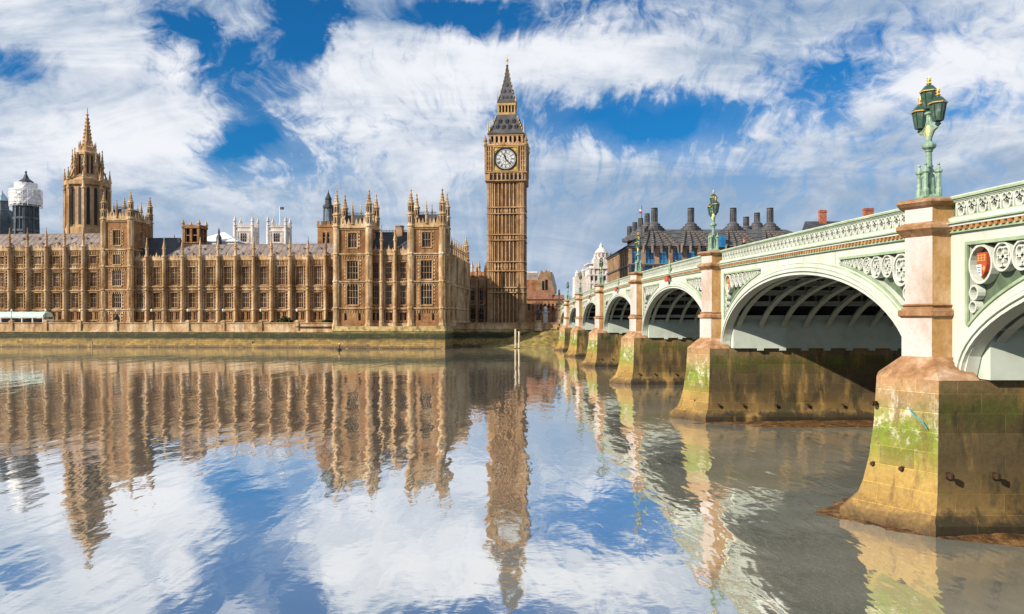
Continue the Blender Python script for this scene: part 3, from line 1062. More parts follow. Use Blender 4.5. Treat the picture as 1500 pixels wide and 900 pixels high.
def palace_tower(label, px0, px1, v, depth, rows, z0, zpar, tip, strings, arch_row=True, tr=1.0, roofh=3.6):
    x0, x1 = U(px0, v), U(px1, v)
    wd = x1 - x0
    t = thing('palace_tower', label, 'tower', PW((x0 + x1) / 2, v), PR, 'square palace towers')
    W2 = wd / 2
    for face in range(4):
        T = Matrix.Translation((0, depth / 2, 0)) @ Matrix.Rotation(face * PI / 2, 4, 'Z') @ Matrix.Translation((0, -(depth / 2 if face % 2 == 0 else W2), 0))
        half = W2 if face % 2 == 0 else depth / 2
        w = MB(T)
        holes = []
        for (zb, zt, ww, n, trn, gls) in rows:
            if face in (2, 3):
                break
            cs = [-half * .42, half * .42] if ww < 0 else [0]
            wa = abs(ww)
            for c_ in cs:
                holes.append((c_ - wa / 2, c_ + wa / 2, zb, zt))
                window(t, 0, zb, wa, zt - zb, n, trn, rz=face * PI / 2, pos=tuple(T @ Vector((c_, 0, zb))), glass=gls)
            if ww > 0:
                w.box(-wa / 2 - .25, wa / 2 + .25, -.18, .04, zt + .06, zt + .24, 1)
                w.box(-wa / 2 - .3, wa / 2 + .3, -.2, .04, zb - .32, zb - .06, 1)
                for sg in (-1, 1):
                    w.box(sg * (wa / 2 + .3) - .12, sg * (wa / 2 + .3) + .12, -.2, .04, zb, zt, 1)
                    zc_ = zb
                    while zc_ < zt:
                        xa = sg * (wa / 2 + .75)
                        w.xzpoly([(xa - .22, zc_ + .4), (xa, zc_), (xa + .22, zc_ + .4), (xa, zc_ + .8)], -.13, .04, 1)
                        zc_ += 1.0
        w.pierced(-half, half, z0, zpar, holes, 0, .5, 0)
        for s_ in list(strings) + [zpar - .2]:
            w.box(-half, half, -.45, .045, s_ - .18, s_ + .18, 1)
            w.box(-half, half, -.25, .045, s_ - .62, s_ - .48, 1)
        for s_ in strings:
            nq = 11
            for q_ in range(nq):
                xx = -half + 1.2 + (2 * half - 2.4) * q_ / (nq - 1)
                w.box(xx - .09, xx + .09, -.15, .04, s_ - 1.3, s_ - .15, 1)
        w.build('wall', ['stone', 'stone_pale'], t)
        cr = MB(T)
        cr.box(-half + tr, half - tr, -.22, .22, zpar, zpar + .8)
        nm = 7
        for q_ in range(nm):
            xx = -half + tr + .5 + (2 * half - 2 * tr - 1) * q_ / (nm - 1)
            hgt = 1.7 if q_ % 3 else 2.6
            cr.xzpoly([(xx - .45, zpar + .8), (xx + .45, zpar + .8), (xx + .3, zpar + .8 + hgt * .4), (xx, zpar + .8 + hgt), (xx - .3, zpar + .8 + hgt * .4)], -.13, .13)
        cr.build('parapet', 'stone_pale', t)
        pn = MB(T)
        o = put('pinnacle', pinnacle_mesh(.42, (tip - zpar) * .62), t, tuple(T @ Vector((0, -.1, zpar + .7))))
    for sx in (-1, 1):
        for y in (.2, depth - .2):
            turret(t, sx * (W2 - .15), y, z0, zpar, tip, strings, tr)
    r_ = MB()
    a_, b_ = W2 - 1.2, depth / 2 - 1.2
    cy = depth / 2
    r_.loft([[(-a_, cy - b_, zpar), (a_, cy - b_, zpar), (a_, cy + b_, zpar), (-a_, cy + b_, zpar)],
             [(-a_ * .72, cy - b_ * .72, zpar + roofh), (a_ * .72, cy - b_ * .72, zpar + roofh), (a_ * .72, cy + b_ * .72, zpar + roofh), (-a_ * .72, cy + b_ * .72, zpar + roofh)]])
    x = -a_ * .72
    while x < a_ * .72:
        for yy in (cy - b_ * .72, cy + b_ * .72):
            r_.box(x - .05, x + .05, yy - .05, yy + .05, zpar + roofh, zpar + roofh + .9)
        x += .4
    for yy in (cy - b_ * .72, cy + b_ * .72):
        r_.box(-a_ * .72, a_ * .72, yy - .04, yy + .04, zpar + roofh + .45, zpar + roofh + .55)
    r_.build('roof', 'slate', t)
    return t


RT = [(8.0, 10.2, -.85, 1, 0, 'glass'), (12.6, 18.6, 3.1, 4, 2, 'glass'), (20.0, 25.3, 3.1, 4, 2, 'glass'), (29.2, 33.4, 2.4, 3, 1, 'glass_pale')]
palace_tower('square pinnacled river tower, left one of the close pair rising straight from the water', 492, 541, 0, 9.2, RT, 5.5, 35.2, 46.4, (11.6, 19.3, 27.3))
palace_tower('square pinnacled river tower on the outer palace corner beside the shaded return front', 601, 648.5, 0, 9.2, RT, 5.5, 35.2, 46.4, (11.6, 19.3, 27.3))
palace_tower('square pinnacled tower between the tall left wing and the long lower wing', 151, 191.5, 11.5, 12.0,
             [(7.0, 10.2, 2.0, 1, 0, 'glass'), (12.0, 16.9, 2.7, 4, 2, 'glass'), (18.9, 24.2, 2.7, 4, 2, 'glass_pale'), (25.6, 28.6, 2.3, 4, 0, 'glass_pale'), (31.5, 36.2, 2.3, 3, 1, 'glass_pale')],
             TZ, 39.6, 48.6, (11.4, 17.6, 24.9, 30.2), tr=.95)

# return front facing the bridge (in shade)
L0 = 9.4
t = thing('palace_wing', 'shaded palace return front running back from the river corner towards the clock tower', 'building', PW(-.3, L0), PR + PI / 2, 'palace river front')
bx = [i * 4.2 for i in range(11)]
facade(t, bx, [(8.0, 10.4, -.9, 1, 0, 'glass'), (12.6, 17.6, 1.9, 3, 2, 'glass'), (19.6, 24.6, 1.9, 3, 2, 'glass')], GZ, 27.0, (11.6, 18.6), 33.6, skip=(0,))
body(t, bx[0], bx[-1], .5, 14, GZ, 27.0)
gable_roof(t, bx[0], bx[-1], .8, 27.1, 7, 30.2, 14, 'slate')
tt = thing('palace_tower', 'slim pinnacled turret ending the shaded return front', 'tower', PW(-.4, L0 + 42.6), PR)
turret(tt, 0, 0, GZ, 29, 37.5, (11.6, 18.6, 27), 1.1)
# low dark block before the clock tower
t = thing('palace_wing', 'low shaded palace block with small pinnacles at the foot of the clock tower', 'building', PW(4.6, 56.5), PR, 'palace river front')
bx = [-4.6, -1.6, 1.4, 4.4]
facade(t, bx, [(8.4, 12.6, 1.5, 2, 1, 'glass'), (15.0, 19.0, 1.5, 2, 1, 'glass')], GZ, 22.6, (13.6,), 28.5)
body(t, bx[0], bx[-1], .5, 10, GZ, 22.6)
t2 = thing('palace_tower', 'pink pinnacled parapet block rising behind the low shaded palace block', 'tower', PW(5.0, 68), PR)
w = MB()
w.box(-6, 6, 0, 6, GZ, 26.0)
w.build('wall', 'stone_pink', t2)
for i in range(5):
    put('pinnacle', pinnacle_mesh(.5, 4.2), t2, (-5.2 + i * 2.6, .4, 26))


# ------------------------------------------------------------------ the spired central tower
def gothic_stage(w, r, z0, z1, n=8, open_=True, cx=0, cy=0):
    """octagonal stage: dark slots between ribbed corners"""
    w.lathe(cx, cy, [(r, z0), (r, z0 + (z1 - z0) * .12), (r * .93, z0 + (z1 - z0) * .13), (r * .93, z1 - (z1 - z0) * .10), (r * 1.04, z1 - (z1 - z0) * .08), (r * 1.04, z1)], n)
    for j in range(n):
        a0 = 2 * PI * j / n
        ca, sa = math.cos(a0), math.sin(a0)
        ri = r * .93 * math.cos(PI / n)
        side = 2 * r * .93 * math.sin(PI / n)
        for off in (-.23, .23):
            px_, py_ = cx + ca * (ri + .02) - sa * side * off, cy + sa * (ri + .02) + ca * side * off
            zlo, zhi = z0 + (z1 - z0) * .17, z1 - (z1 - z0) * .16
            hw = side * .105
            w.add([(px_ - sa * -hw, py_ + ca * -hw, zlo), (px_ - sa * hw, py_ + ca * hw, zlo), (px_ - sa * hw, py_ + ca * hw, zhi), (px_, py_, zhi + hw * 1.6), (px_ - sa * -hw, py_ + ca * -hw, zhi)],
                  [(0, 1, 2, 3, 4)], 1)
        c2, s2 = math.cos(a0 + PI / n), math.sin(a0 + PI / n)
        w.bar((cx + c2 * r * .97, cy + s2 * r * .97, z0), (cx + c2 * r * .97, cy + s2 * r * .97, z1), .9 if r > 5 else .5)


D_ = 300.0
sc_ = D_ / F
X0 = (128 - VX) * sc_


def hz(y, D=D_):
    return CH + (HY - y) * D / F


t = thing('spired_tower', 'tall octagonal tower with slender stone spire rising behind the palace at left', 'tower', (X0, D_, 0), PR)
w = MB()
r0 = 7.7
w.lathe(0, 0, [(r0, GZ), (r0, hz(345))], 8)
gothic_stage(w, r0, hz(345), hz(268))
w.build('lantern_stage', ['stone_tower', 'black'], t)
for j in range(8):
    a_ = 2 * PI * j / 8 + PI / 8
    put('pinnacle', pinnacle_mesh(.6, 8.0), t, (r0 * .98 * math.cos(a_), r0 * .98 * math.sin(a_), hz(280)))
w = MB()
w.lathe(0, 0, [(r0 * .95, hz(268)), (4.6, hz(258))], 8)
gothic_stage(w, 4.2, hz(262), hz(226))
for j in range(8):
    a_ = 2 * PI * j / 8 + PI / 8
    w.bar((r0 * .9 * math.cos(a_), r0 * .9 * math.sin(a_), hz(266)), (4.2 * math.cos(a_), 4.2 * math.sin(a_), hz(240)), .5)
w.build('upper_lantern', ['stone_tower', 'black'], t)
for j in range(8):
    a_ = 2 * PI * j / 8 + PI / 8
    put('pinnacle', pinnacle_mesh(.62, 11.5), t, (5.0 * math.cos(a_), 5.0 * math.sin(a_), hz(264)))
w = MB()
w.lathe(0, 0, [(3.9, hz(226)), (2.9, hz(222)), (2.7, hz(219)), (2.7, hz(217)), (1.75, hz(214)), (.28, hz(170)), (.6, hz(168.5)), (.18, hz(167)), (.1, hz(158))], 8)
for j in range(8):
    a_ = 2 * PI * j / 8 + PI / 8
    for q_ in range(8):
        f = q_ / 8
        rr = 1.75 + (.28 - 1.75) * f
        z = hz(214) + (hz(170) - hz(214)) * f
        w.box(rr * math.cos(a_) - .16, rr * math.cos(a_) + .16, rr * math.sin(a_) - .16, rr * math.sin(a_) + .16, z, z + .5)
for j in range(8):
    a_ = 2 * PI * j / 8 + PI / 8
    w.bar((2.8 * math.cos(a_), 2.8 * math.sin(a_), hz(222)), (2.8 * math.cos(a_), 2.8 * math.sin(a_), hz(215)), .35)
    w.lathe(2.8 * math.cos(a_), 2.8 * math.sin(a_), [(.3, hz(215)), (.05, hz(208))], 6)
w.build('spire', 'stone_tower', t)

# dark ventilation tower with wrapped scaffold, and its neighbour
D2 = 330.0
X0 = (38 - VX) * D2 / F
t = thing('ventilation_tower', 'dark iron tower wrapped in white scaffold sheeting near the top', 'tower', (X0, D2, 0))
w = MB()
w.lathe(0, 0, [(5.2, GZ), (5.1, hz(345, D2)), (4.4, hz(343, D2)), (4.2, hz(300, D2))], 8)
for j in range(8):
    a_ = 2 * PI * j / 8 + PI / 8
    w.bar((4.6 * math.cos(a_), 4.6 * math.sin(a_), hz(345, D2)), (4.3 * math.cos(a_), 4.3 * math.sin(a_), hz(300, D2)), .7)
    w.bar((4.3 * math.cos(a_ + .39), 4.3 * math.sin(a_ + .39), hz(340, D2)), (4.1 * math.cos(a_ + .39), 4.1 * math.sin(a_ + .39), hz(305, D2)), .4)
for yy in (340, 322, 304):
    w.lathe(0, 0, [(4.8, hz(yy, D2)), (4.8, hz(yy - 3, D2))], 8)
w.build('shaft', 'slate_blue', t)
w = MB()
for z0_, z1_, r_ in ((301, 287, 5.6), (286.5, 278, 5.3), (277.5, 269, 4.1)):
    rings = []
    nseg = 32
    for k in range(4):
        z = hz(z0_ + (z1_ - z0_) * k / 3, D2)
        rings.append([(r_ * (1 + random.uniform(-.03, .03)) / max(abs(math.cos((2 * PI * j / nseg) % (PI / 4) - PI / 8)), .9) * math.cos(2 * PI * j / nseg), r_ * (1 + random.uniform(-.03, .03)) * math.sin(2 * PI * j / nseg), z + random.uniform(-.15, .15)) for j in range(nseg)])
    w.loft(rings)
w.build('sheeting', 'sheet', t)
w = MB()
for j in range(20):
    a_ = 2 * PI * j / 20
    w.bar((6.0 * math.cos(a_), 6.0 * math.sin(a_), hz(304, D2)), (6.0 * math.cos(a_), 6.0 * math.sin(a_), hz(278, D2)), .12)
for yy in (303, 297, 291, 284, 279):
    for j in range(20):
        a_, b_ = 2 * PI * j / 20, 2 * PI * (j + 1) / 20
        w.bar((6.0 * math.cos(a_), 6.0 * math.sin(a_), hz(yy, D2)), (6.0 * math.cos(b_), 6.0 * math.sin(b_), hz(yy, D2)), .12)
w.build('scaffold', 'white', t)
w = MB()
w.lathe(0, 0, [(3.0, hz(267, D2)), (1.2, hz(262, D2)), (.25, hz(254, D2)), (.5, hz(253, D2)), (.1, hz(250, D2))], 8)
w.build('spire', 'slate', t)
X0 = (3 - VX) * (D2 + 8) / F
t = thing('ventilation_tower', 'bare dark slate tower with pointed cap at the far left edge', 'tower', (X0, D2 + 8, 0))
w = MB()
w.lathe(0, 0, [(5, GZ), (5, hz(322, D2)), (4.4, hz(312, D2)), (3.6, hz(305, D2)), (2.6, hz(303, D2)), (2.4, hz(290, D2))], 8)
for j in range(8):
    a_ = 2 * PI * j / 8 + PI / 8
    w.bar((5 * math.cos(a_), 5 * math.sin(a_), hz(350, D2)), (4.6 * math.cos(a_), 4.6 * math.sin(a_), hz(315, D2)), .6)
w.build('shaft', 'slate_blue', t)
w = MB()
w.lathe(0, 0, [(2.9, hz(291, D2)), (1.6, hz(284, D2)), (.3, hz(277, D2)), (.1, hz(274, D2))], 8)
w.build('cap', 'copper', t)

# small square turreted tower
D3 = 300.0
t = thing('turreted_tower', 'small square golden tower with open arcades and four corner pinnacles above the long wing', 'tower', ((285.5 - VX) * D3 / F, D3, 0), PR)
w = MB()
w.box(-3.3, 3.3, -3.3, 3.3, GZ, hz(356, D3))
zl, zh = hz(356, D3), hz(336, D3)
w.box(-3.6, 3.6, -3.6, 3.6, zl - .5, zl)
for i in range(3):
    for j in range(3):
        if (i, j) != (1, 1):
            w.box(-3.2 + i * 2.75, -3.2 + i * 2.75 + .9, -3.2 + j * 2.75, -3.2 + j * 2.75 + .9, zl, zh)
w.box(-3.4, 3.4, -3.4, 3.4, zh, zh + 1.3)
w.box(-2.2, 2.2, -2.2, 2.2, zl, zh, 1)
w.box(-2.9, 2.9, -2.9, 2.9, (zl + zh) / 2 - .2, (zl + zh) / 2 + .2)
w.build('wall', ['stone', 'black'], t)
for i in (-1, 1):
    for j in (-1, 1):
        put('pinnacle', pinnacle_mesh(.6, hz(325, D3) - zh), t, (i * 3.0, j * 3.0, zh + .6))
tt = thing('roof_pinnacle', 'lone stone pinnacle on the palace roof just right of the dark slate roof', 'pinnacle', ((255 - VX) * 280 / F, 280, 31.5))
put('pinnacle', pinnacle_mesh(1.0, hz(346, 280) - 31), tt, (0, 0, 0))

# white hipped tent roof
D4 = 350.0
t = thing('pavilion_roof', 'white and blue hipped roof with black mast between small tower and abbey', 'roof', ((322 - VX) * D4 / F, D4, 0))
w = MB()
w.box(-9.5, 9.5, -6, 6, GZ, hz(356, D4))
w.build('wall', 'stone_white', t)
w = MB()
w.loft([[(-10, -6.5, hz(356, D4)), (10, -6.5, hz(356, D4)), (10, 6.5, hz(356, D4)), (-10, 6.5, hz(356, D4))],
        [(-4, -3, hz(348, D4)), (6, -3, hz(348, D4)), (6, 3, hz(348, D4)), (-4, 3, hz(348, D4))],
        [(1.0, -.3, hz(341, D4)), (2.4, -.3, hz(341, D4)), (2.4, .3, hz(341, D4)), (1.0, .3, hz(341, D4))]])
w.build('roof', 'sheet', t)
w = MB()
w.lathe(1.9, -6.6, [(1.1, GZ), (1.1, hz(350, D4)), (.45, hz(346, D4)), (.35, hz(340, D4)), (.08, hz(337, D4))], 8)
w.build('mast', 'slate', t)
w = MB()
w.box(-9, -2.5, -6.7, -6.52, hz(356, D4) - 1.2, hz(356, D4) + .2)
w.build('awning', 'blue_glass', t)

# abbey: two white towers
D5 = 410.0
t = thing('abbey', 'pale stone abbey with two square pinnacled towers above the palace roof', 'church', ((387 - VX) * D5 / F, D5, 0))
w = MB()
w.box(-16, 16, 4, 60, GZ, 38)
w.build('nave', 'stone_white', t)
for pxc in (361, 409):
    xo = (pxc - 387) * D5 / F
    zt = hz(333, D5)
    w = MB()
    T = Matrix.Translation((xo, 0, 0))
    w.T = T
    holes = [(-1.6, 1.6, hz(356, D5), hz(343, D5))]
    w.pierced(-4.6, 4.6, GZ, zt, holes, -4.6, .6)
    w.quad((-4.6, -4.6, GZ), (-4.6, 4.6, GZ), (-4.6, 4.6, zt), (-4.6, -4.6, zt))
    w.quad((4.6, -4.6, GZ), (4.6, 4.6, GZ), (4.6, 4.6, zt), (4.6, -4.6, zt))
    w.quad((-4.6, 4.6, GZ), (4.6, 4.6, GZ), (4.6, 4.6, zt), (-4.6, 4.6, zt))
    w.quad((-4.6, -4.6, zt), (4.6, -4.6, zt), (4.6, 4.6, zt), (-4.6, 4.6, zt))
    for z in (hz(341, D5), hz(335, D5), hz(358, D5)):
        w.box(-4.9, 4.9, -4.9, 4.9, z, z + .5)
    for q_ in range(7):
        xx = -3.6 + q_ * 1.2
        w.box(xx - .25, xx + .25, -4.75, -4.4, zt, zt + 1.6)
        w.box(4.4, 4.75, xx - .25, xx + .25, zt, zt + 1.6)
    for q_ in (-3.6, -2.9, 2.9, 3.6):
        w.box(q_ - .18, q_ + .18, -4.85, -4.55, hz(356, D5), hz(342, D5))
    tw = w.build('tower', 'stone_white', t)
    window(tw, 0, hz(356, D5), 3.2, hz(343, D5) - hz(356, D5), 3, 2, pos=(xo, -4.6, hz(356, D5)), frame='stone_white', glass='glass_pale')
    for i in (-1, 1):
        for j in (-1, 1):
            w = MB(Matrix.Translation((xo, 0, 0)))
            w.lathe(i * 4.4, j * 4.4, [(.8, GZ), (.8, zt + .6)], 8)
            w.build('corner_shaft', 'stone_white', tw)
            put('pinnacle', pinnacle_mesh(.8, hz(318, D5) - zt, 'stone_white'), tw, (xo + i * 4.4, j * 4.4, zt + .3))
t = thing('flagpole', 'white flagpole with small dark flag on the right abbey tower', 'flagpole', ((410 - VX) * D5 / F, D5, hz(333, D5)))
w = MB()
w.lathe(0, 0, [(.22, 0), (.16, hz(303, D5) - hz(333, D5)), (.3, hz(302.5, D5) - hz(333, D5)), (.02, hz(302, D5) - hz(333, D5))], 8)
w.build('pole', 'white', t)
w = MB()
zf = hz(307.5, D5) - hz(333, D5)
w.loft([[(.2 + i * .35, .15 * math.sin(i * 1.4), zf), (.2 + i * .35, .15 * math.sin(i * 1.4), zf + 1.4), (.2 + i * .35, .15 * math.sin(i * 1.4) + .03, zf + 1.4), (.2 + i * .35, .15 * math.sin(i * 1.4) + .03, zf)] for i in range(6)])
w.build('flag', 'slate', t)

# slim iron lantern behind the left river tower and its stone tower
D6 = 268.0
t = thing('lantern_tower', 'plain golden tower topped by a slim dark iron lantern behind the left river tower', 'tower', ((481 - VX) * D6 / F, D6, 0), PR)
w = MB()
zt = hz(331, D6)
w.pierced(-2.7, 4, GZ, zt, [(-1.0, -.1, hz(358, D6), hz(342, D6)), (.4, 1.3, hz(358, D6), hz(342, D6))], -3, .5)
w.box(-2.7, 4, -2.55, 3, GZ, zt)
for q_ in range(6):
    w.box(-2.8 + q_ * 1.2, -2.2 + q_ * 1.2, -3.1, -2.7, zt, zt + 1.2)
w.box(-2.9, 4.2, -3.2, 3.2, zt - .8, zt)
w.build('wall', 'stone', t)
for xx in (-.55, .85):
    window(t, xx, hz(358, D6), .9, hz(342, D6) - hz(358, D6), 1, 1, -3)
w = MB()
for j in range(8):
    a_ = 2 * PI * j / 8
    w.bar((1.6 * math.cos(a_), 1.6 * math.sin(a_), zt), (1.5 * math.cos(a_), 1.5 * math.sin(a_), hz(304, D6)), .28)
w.lathe(0, 0, [(1.2, zt), (1.2, hz(304, D6))], 8, mi=1)
w.lathe(0, 0, [(1.8, hz(305, D6)), (1.8, hz(302, D6)), (1.1, hz(299, D6)), (1.0, hz(293, D6)), (1.2, hz(292, D6)), (.5, hz(286, D6)), (.12, hz(281, D6)), (.06, hz(278, D6))], 8)
w.build('iron_lantern', ['slate', 'copper'], t)

# ------------------------------------------------------------------ the clock tower
DC = 285.0
t = thing('clock_tower', 'tall golden Gothic clock tower with white dial and pointed grey spire', 'clock tower', ((743 - VX) * DC / F, DC, 0), PR)


def cz(y):
    return CH + (HY - y) * DC / F


hw = 6.25
w = MB()
w.box(-hw + .45, hw - .45, -hw + .45, hw - .45, GZ, cz(271))
for face in range(4):
    T = Matrix.Rotation(face * PI / 2, 4, 'Z')
    w.T = T
    for sg in (-1, 1):
        w.box(sg * (hw - .95) - .95, sg * (hw - .95) + .95, -hw - .1, -hw + .6, GZ, cz(270), 1)
        w.box(sg * (hw - .95) - .14, sg * (hw - .95) + .14, -hw - .3, -hw, GZ, cz(272), 1)
        w.box(sg * (hw - .32) - .14, sg * (hw - .32) + .14, -hw - .25, -hw, GZ, cz(272), 1)
        w.box(sg * (hw - 1.7) - .12, sg * (hw - 1.7) + .12, -hw - .25, -hw, GZ, cz(272), 1)
    n = 7
    for i in range(n):
        x = -3.9 + 7.8 * i / (n - 1)
        w.box(x - .2, x + .2, -hw - .05, -hw + .6, GZ, cz(271), 1)
        if i < n - 1:
            xm = x + 7.8 / (n - 1) / 2
            w.box(xm - .09, xm + .09, -hw + .2, -hw + .6, GZ, cz(272), 0)
            for zc_ in [GZ + 2.6 * k for k in range(1, 19)]:
                w.box(xm - .22, xm + .22, -hw + .38, -hw + .46, zc_, zc_ + 1.3, 2)
    for y0_, y1_ in ((317, 308), (355, 347), (399, 386), (430, 423)):
        w.box(-hw, hw, -hw - .42, -hw + .6, cz(y0_) - .05, cz(y0_) + .3, 1)
        w.box(-hw, hw, -hw - .42, -hw + .6, cz(y1_) - .05, cz(y1_) + .3, 1)
        for i in range(12):
            x = -hw + .6 + (2 * hw - 1.2) * i / 11
            w.xzpoly([(x - .3, (cz(y0_) + cz(y1_)) / 2), (x, cz(y0_) + .3), (x + .3, (cz(y0_) + cz(y1_)) / 2), (x, cz(y1_))], -hw - .12, -hw + .3, 1)
w.T = None
w.build('shaft', ['stone', 'stone_tower', 'stone_brown'], t)
hc = 7.15
w = MB()
w.loft([[(-q_, -q_, z), (q_, -q_, z), (q_, q_, z), (-q_, q_, z)] for q_, z in
        [(hw + .1, cz(272)), (hc, cz(270)), (hc, cz(269)), (hc - .35, cz(268.5)), (hc - .35, cz(259)), (hc + .1, cz(258.5)), (hc + .1, cz(257)), (hc - .25, cz(256.5)),
         (hc - .25, cz(222)), (hc + .2, cz(221)), (hc + .35, cz(219)), (hc + .1, cz(217))]])
for face in range(4):
    w.T = Matrix.Rotation(face * PI / 2, 4, 'Z')
    for i in range(9):
        x = -hc + 1.5 + (2 * hc - 3) * i / 8
        w.box(x - .22, x + .22, -hc - .05, -hc + .5, cz(268.5), cz(259))
        if i < 8:
            xm = x + (2 * hc - 3) / 16
            w.box(xm - .38, xm + .38, -hc + .27, -hc + .4, cz(268), cz(261), 1)
    for sg in (-1, 1):
        for off, wd_ in ((.45, .42), (1.3, .3), (2.05, .35)):
            w.box(sg * (hc - off) - wd_ / 2, sg * (hc - off) + wd_ / 2, -hc - .12, -hc + .5, cz(256.5), cz(221))
        for k in range(5):
            zc_ = cz(256) + (cz(222) - cz(256)) * k / 5
            w.box(sg * (hc - 1.2) - 1.0, sg * (hc - 1.2) + 1.0, -hc - .02, -hc + .4, zc_, zc_ + .35)
    for i in range(14):
        x = -hc + .6 + (2 * hc - 1.2) * i / 13
        w.box(x - .16, x + .16, -hc - .28, -hc - .0, cz(217), cz(214.5))
w.T = None
w.build('clock_stage', ['stone_tower', 'black'], t)
zd, rd = cz(239), 3.55


def disc(w, T, r, y0, y1, n=40, mi=None):
    w.T = T
    pts = [(r * math.cos(2 * PI * j / n), zd + r * math.sin(2 * PI * j / n)) for j in range(n)]
    w.xzpoly(pts, y0, y1, mi)


def rim(w, T, ro, ri, y0, y1, n=48, mi=None):
    w.T = T
    for j in range(n):
        a_, b_ = 2 * PI * j / n, 2 * PI * (j + 1) / n
        P = [(ro * math.cos(a_), zd + ro * math.sin(a_)), (ro * math.cos(b_), zd + ro * math.sin(b_)), (ri * math.cos(b_), zd + ri * math.sin(b_)), (ri * math.cos(a_), zd + ri * math.sin(a_))]
        w.xzpoly(P, y0, y1, mi)


def hand(w, T, ang, length, wid, y, mi):
    w.T = T @ Matrix.Translation((0, 0, zd)) @ Matrix.Rotation(ang, 4, 'Y') @ Matrix.Translation((0, 0, -zd))
    w.xzpoly([(-wid, zd - .5), (wid, zd - .5), (wid * .85, zd + length * .75), (0, zd + length), (-wid * .85, zd + length * .75)], y - .08, y, mi)


NUM = ['XII', 'I', 'II', 'III', 'IIII', 'V', 'VI', 'VII', 'VIII', 'IX', 'X', 'XI']
for face in (0, 1, 3):
    T = Matrix.Rotation(face * PI / 2, 4, 'Z')
    fr = MB(T)
    yb = -hc + .1
    q_ = 4.35
    fr.box(-q_, q_, yb - .35, yb + .3, zd - q_, zd - q_ + .35)
    fr.box(-q_, q_, yb - .35, yb + .3, zd + q_ - .35, zd + q_)
    fr.box(-q_, -q_ + .35, yb - .34, yb + .3, zd - q_ + .35, zd + q_ - .35)
    fr.box(q_ - .35, q_, yb - .34, yb + .3, zd - q_ + .35, zd + q_ - .35)
    fr.box(-q_ + .35, q_ - .35, yb - .04, yb + .3, zd - q_ + .35, zd + q_ - .35)
    rim(fr, T, rd + .45, rd, yb - .30, yb, mi=1)
    for sx in (-1, 1):
        for sz in (-1, 1):
            fr.T = T
            fr.xzpoly([(sx * 3.8, zd + sz * 3.8), (sx * 3.8, zd + sz * 2.6), (sx * 3.0, zd + sz * 3.0), (sx * 2.6, zd + sz * 3.8)], yb - .16, yb, 2)
    fo = fr.build('dial_frame', ['gold_stone', 'black', 'gilt'], t)
    dl = MB(T)
    disc(dl, T, rd, yb - .12, yb, mi=0)
    rim(dl, T, rd, rd - .14, yb - .15, yb - .1, mi=1)
    rim(dl, T, rd - .42, rd - .50, yb - .15, yb - .1, mi=1)
    rim(dl, T, 2.02, 1.90, yb - .15, yb - .1, mi=1)
    rim(dl, T, .9, .8, yb - .15, yb - .1, mi=1)
    for i in range(60):
        a_ = 2 * PI * i / 60
        dl.T = T @ Matrix.Translation((0, 0, zd)) @ Matrix.Rotation(a_, 4, 'Y') @ Matrix.Translation((0, 0, -zd))
        dl.box(-.03, .03, yb - .15, yb - .1, zd + rd - .42, zd + rd - .14, 1)
    for i, s_ in enumerate(NUM):
        a_ = 2 * PI * i / 12
        dl.T = T @ Matrix.Translation((0, 0, zd)) @ Matrix.Rotation(a_, 4, 'Y') @ Matrix.Translation((0, 0, -zd))
        ws = {'I': .2, 'V': .36, 'X': .36}
        tot = sum(ws[c] for c in s_)
        x = -tot / 2
        z0_, z1_ = zd + 2.1, zd + 2.98
        for c in s_:
            xc = x + ws[c] / 2
            if c == 'I':
                dl.box(xc - .055, xc + .055, yb - .155, yb - .1, z0_, z1_, 1)
            else:
                hw_ = ws[c] / 2 - .05
                for sg in (-1, 1):
                    bx_ = 0 if c == 'V' else -sg * hw_
                    dl.xzpoly([(xc + bx_ - .05, z0_), (xc + bx_ + .05, z0_), (xc + sg * hw_ + .05, z1_), (xc + sg * hw_ - .05, z1_)], yb - .155 - .004 * sg, yb - .1, 1)
            x += ws[c]
        dl.box(-.04, .04, yb - .15, yb - .1, zd + .9, zd + 1.9, 1)
    do = dl.build('dial', ['dial', 'black'], t)
    hd = MB()
    hand(hd, T, 2 * PI * 23 / 60, 3.2, .16, yb - .26, 0)
    hd.build('minute_hand', 'black', do)
    hd = MB()
    hand(hd, T, 2 * PI * (11 + 23 / 60) / 12, 2.05, .24, yb - .18, 0)
    hd.build('hour_hand', 'black', do)
# belfry
hb = 5.95
w = MB()
w.box(-hb + .9, hb - .9, -hb + .9, hb - .9, cz(218), cz(203), 1)
w.box(-hb, hb, -hb, hb, cz(217.2), cz(214.5))
w.box(-hb - .1, hb + .1, -hb - .1, hb + .1, cz(204.5), cz(201.5))
for face in range(4):
    w.T = Matrix.Rotation(face * PI / 2, 4, 'Z')
    for i in range(8):
        x = -hb + .45 + (2 * hb - .9) * i / 7
        w.box(x - .35, x + .35, -hb, -hb + .8, cz(214.5), cz(204.5))
        if i < 7:
            xm = x + (2 * hb - .9) / 14
            w.xzpoly([(xm - .5, cz(204.5)), (xm - .5, cz(207)), (xm, cz(204.7))], -hb + .1, -hb + .6)
            w.xzpoly([(xm + .5, cz(204.5)), (xm, cz(204.7)), (xm + .5, cz(207))], -hb + .1, -hb + .6)
w.T = None
w.build('belfry', ['stone_tower', 'black'], t)
w = MB()


def sq(h, z):
    return [(-h, -h, z), (h, -h, z), (h, h, z), (-h, h, z)]


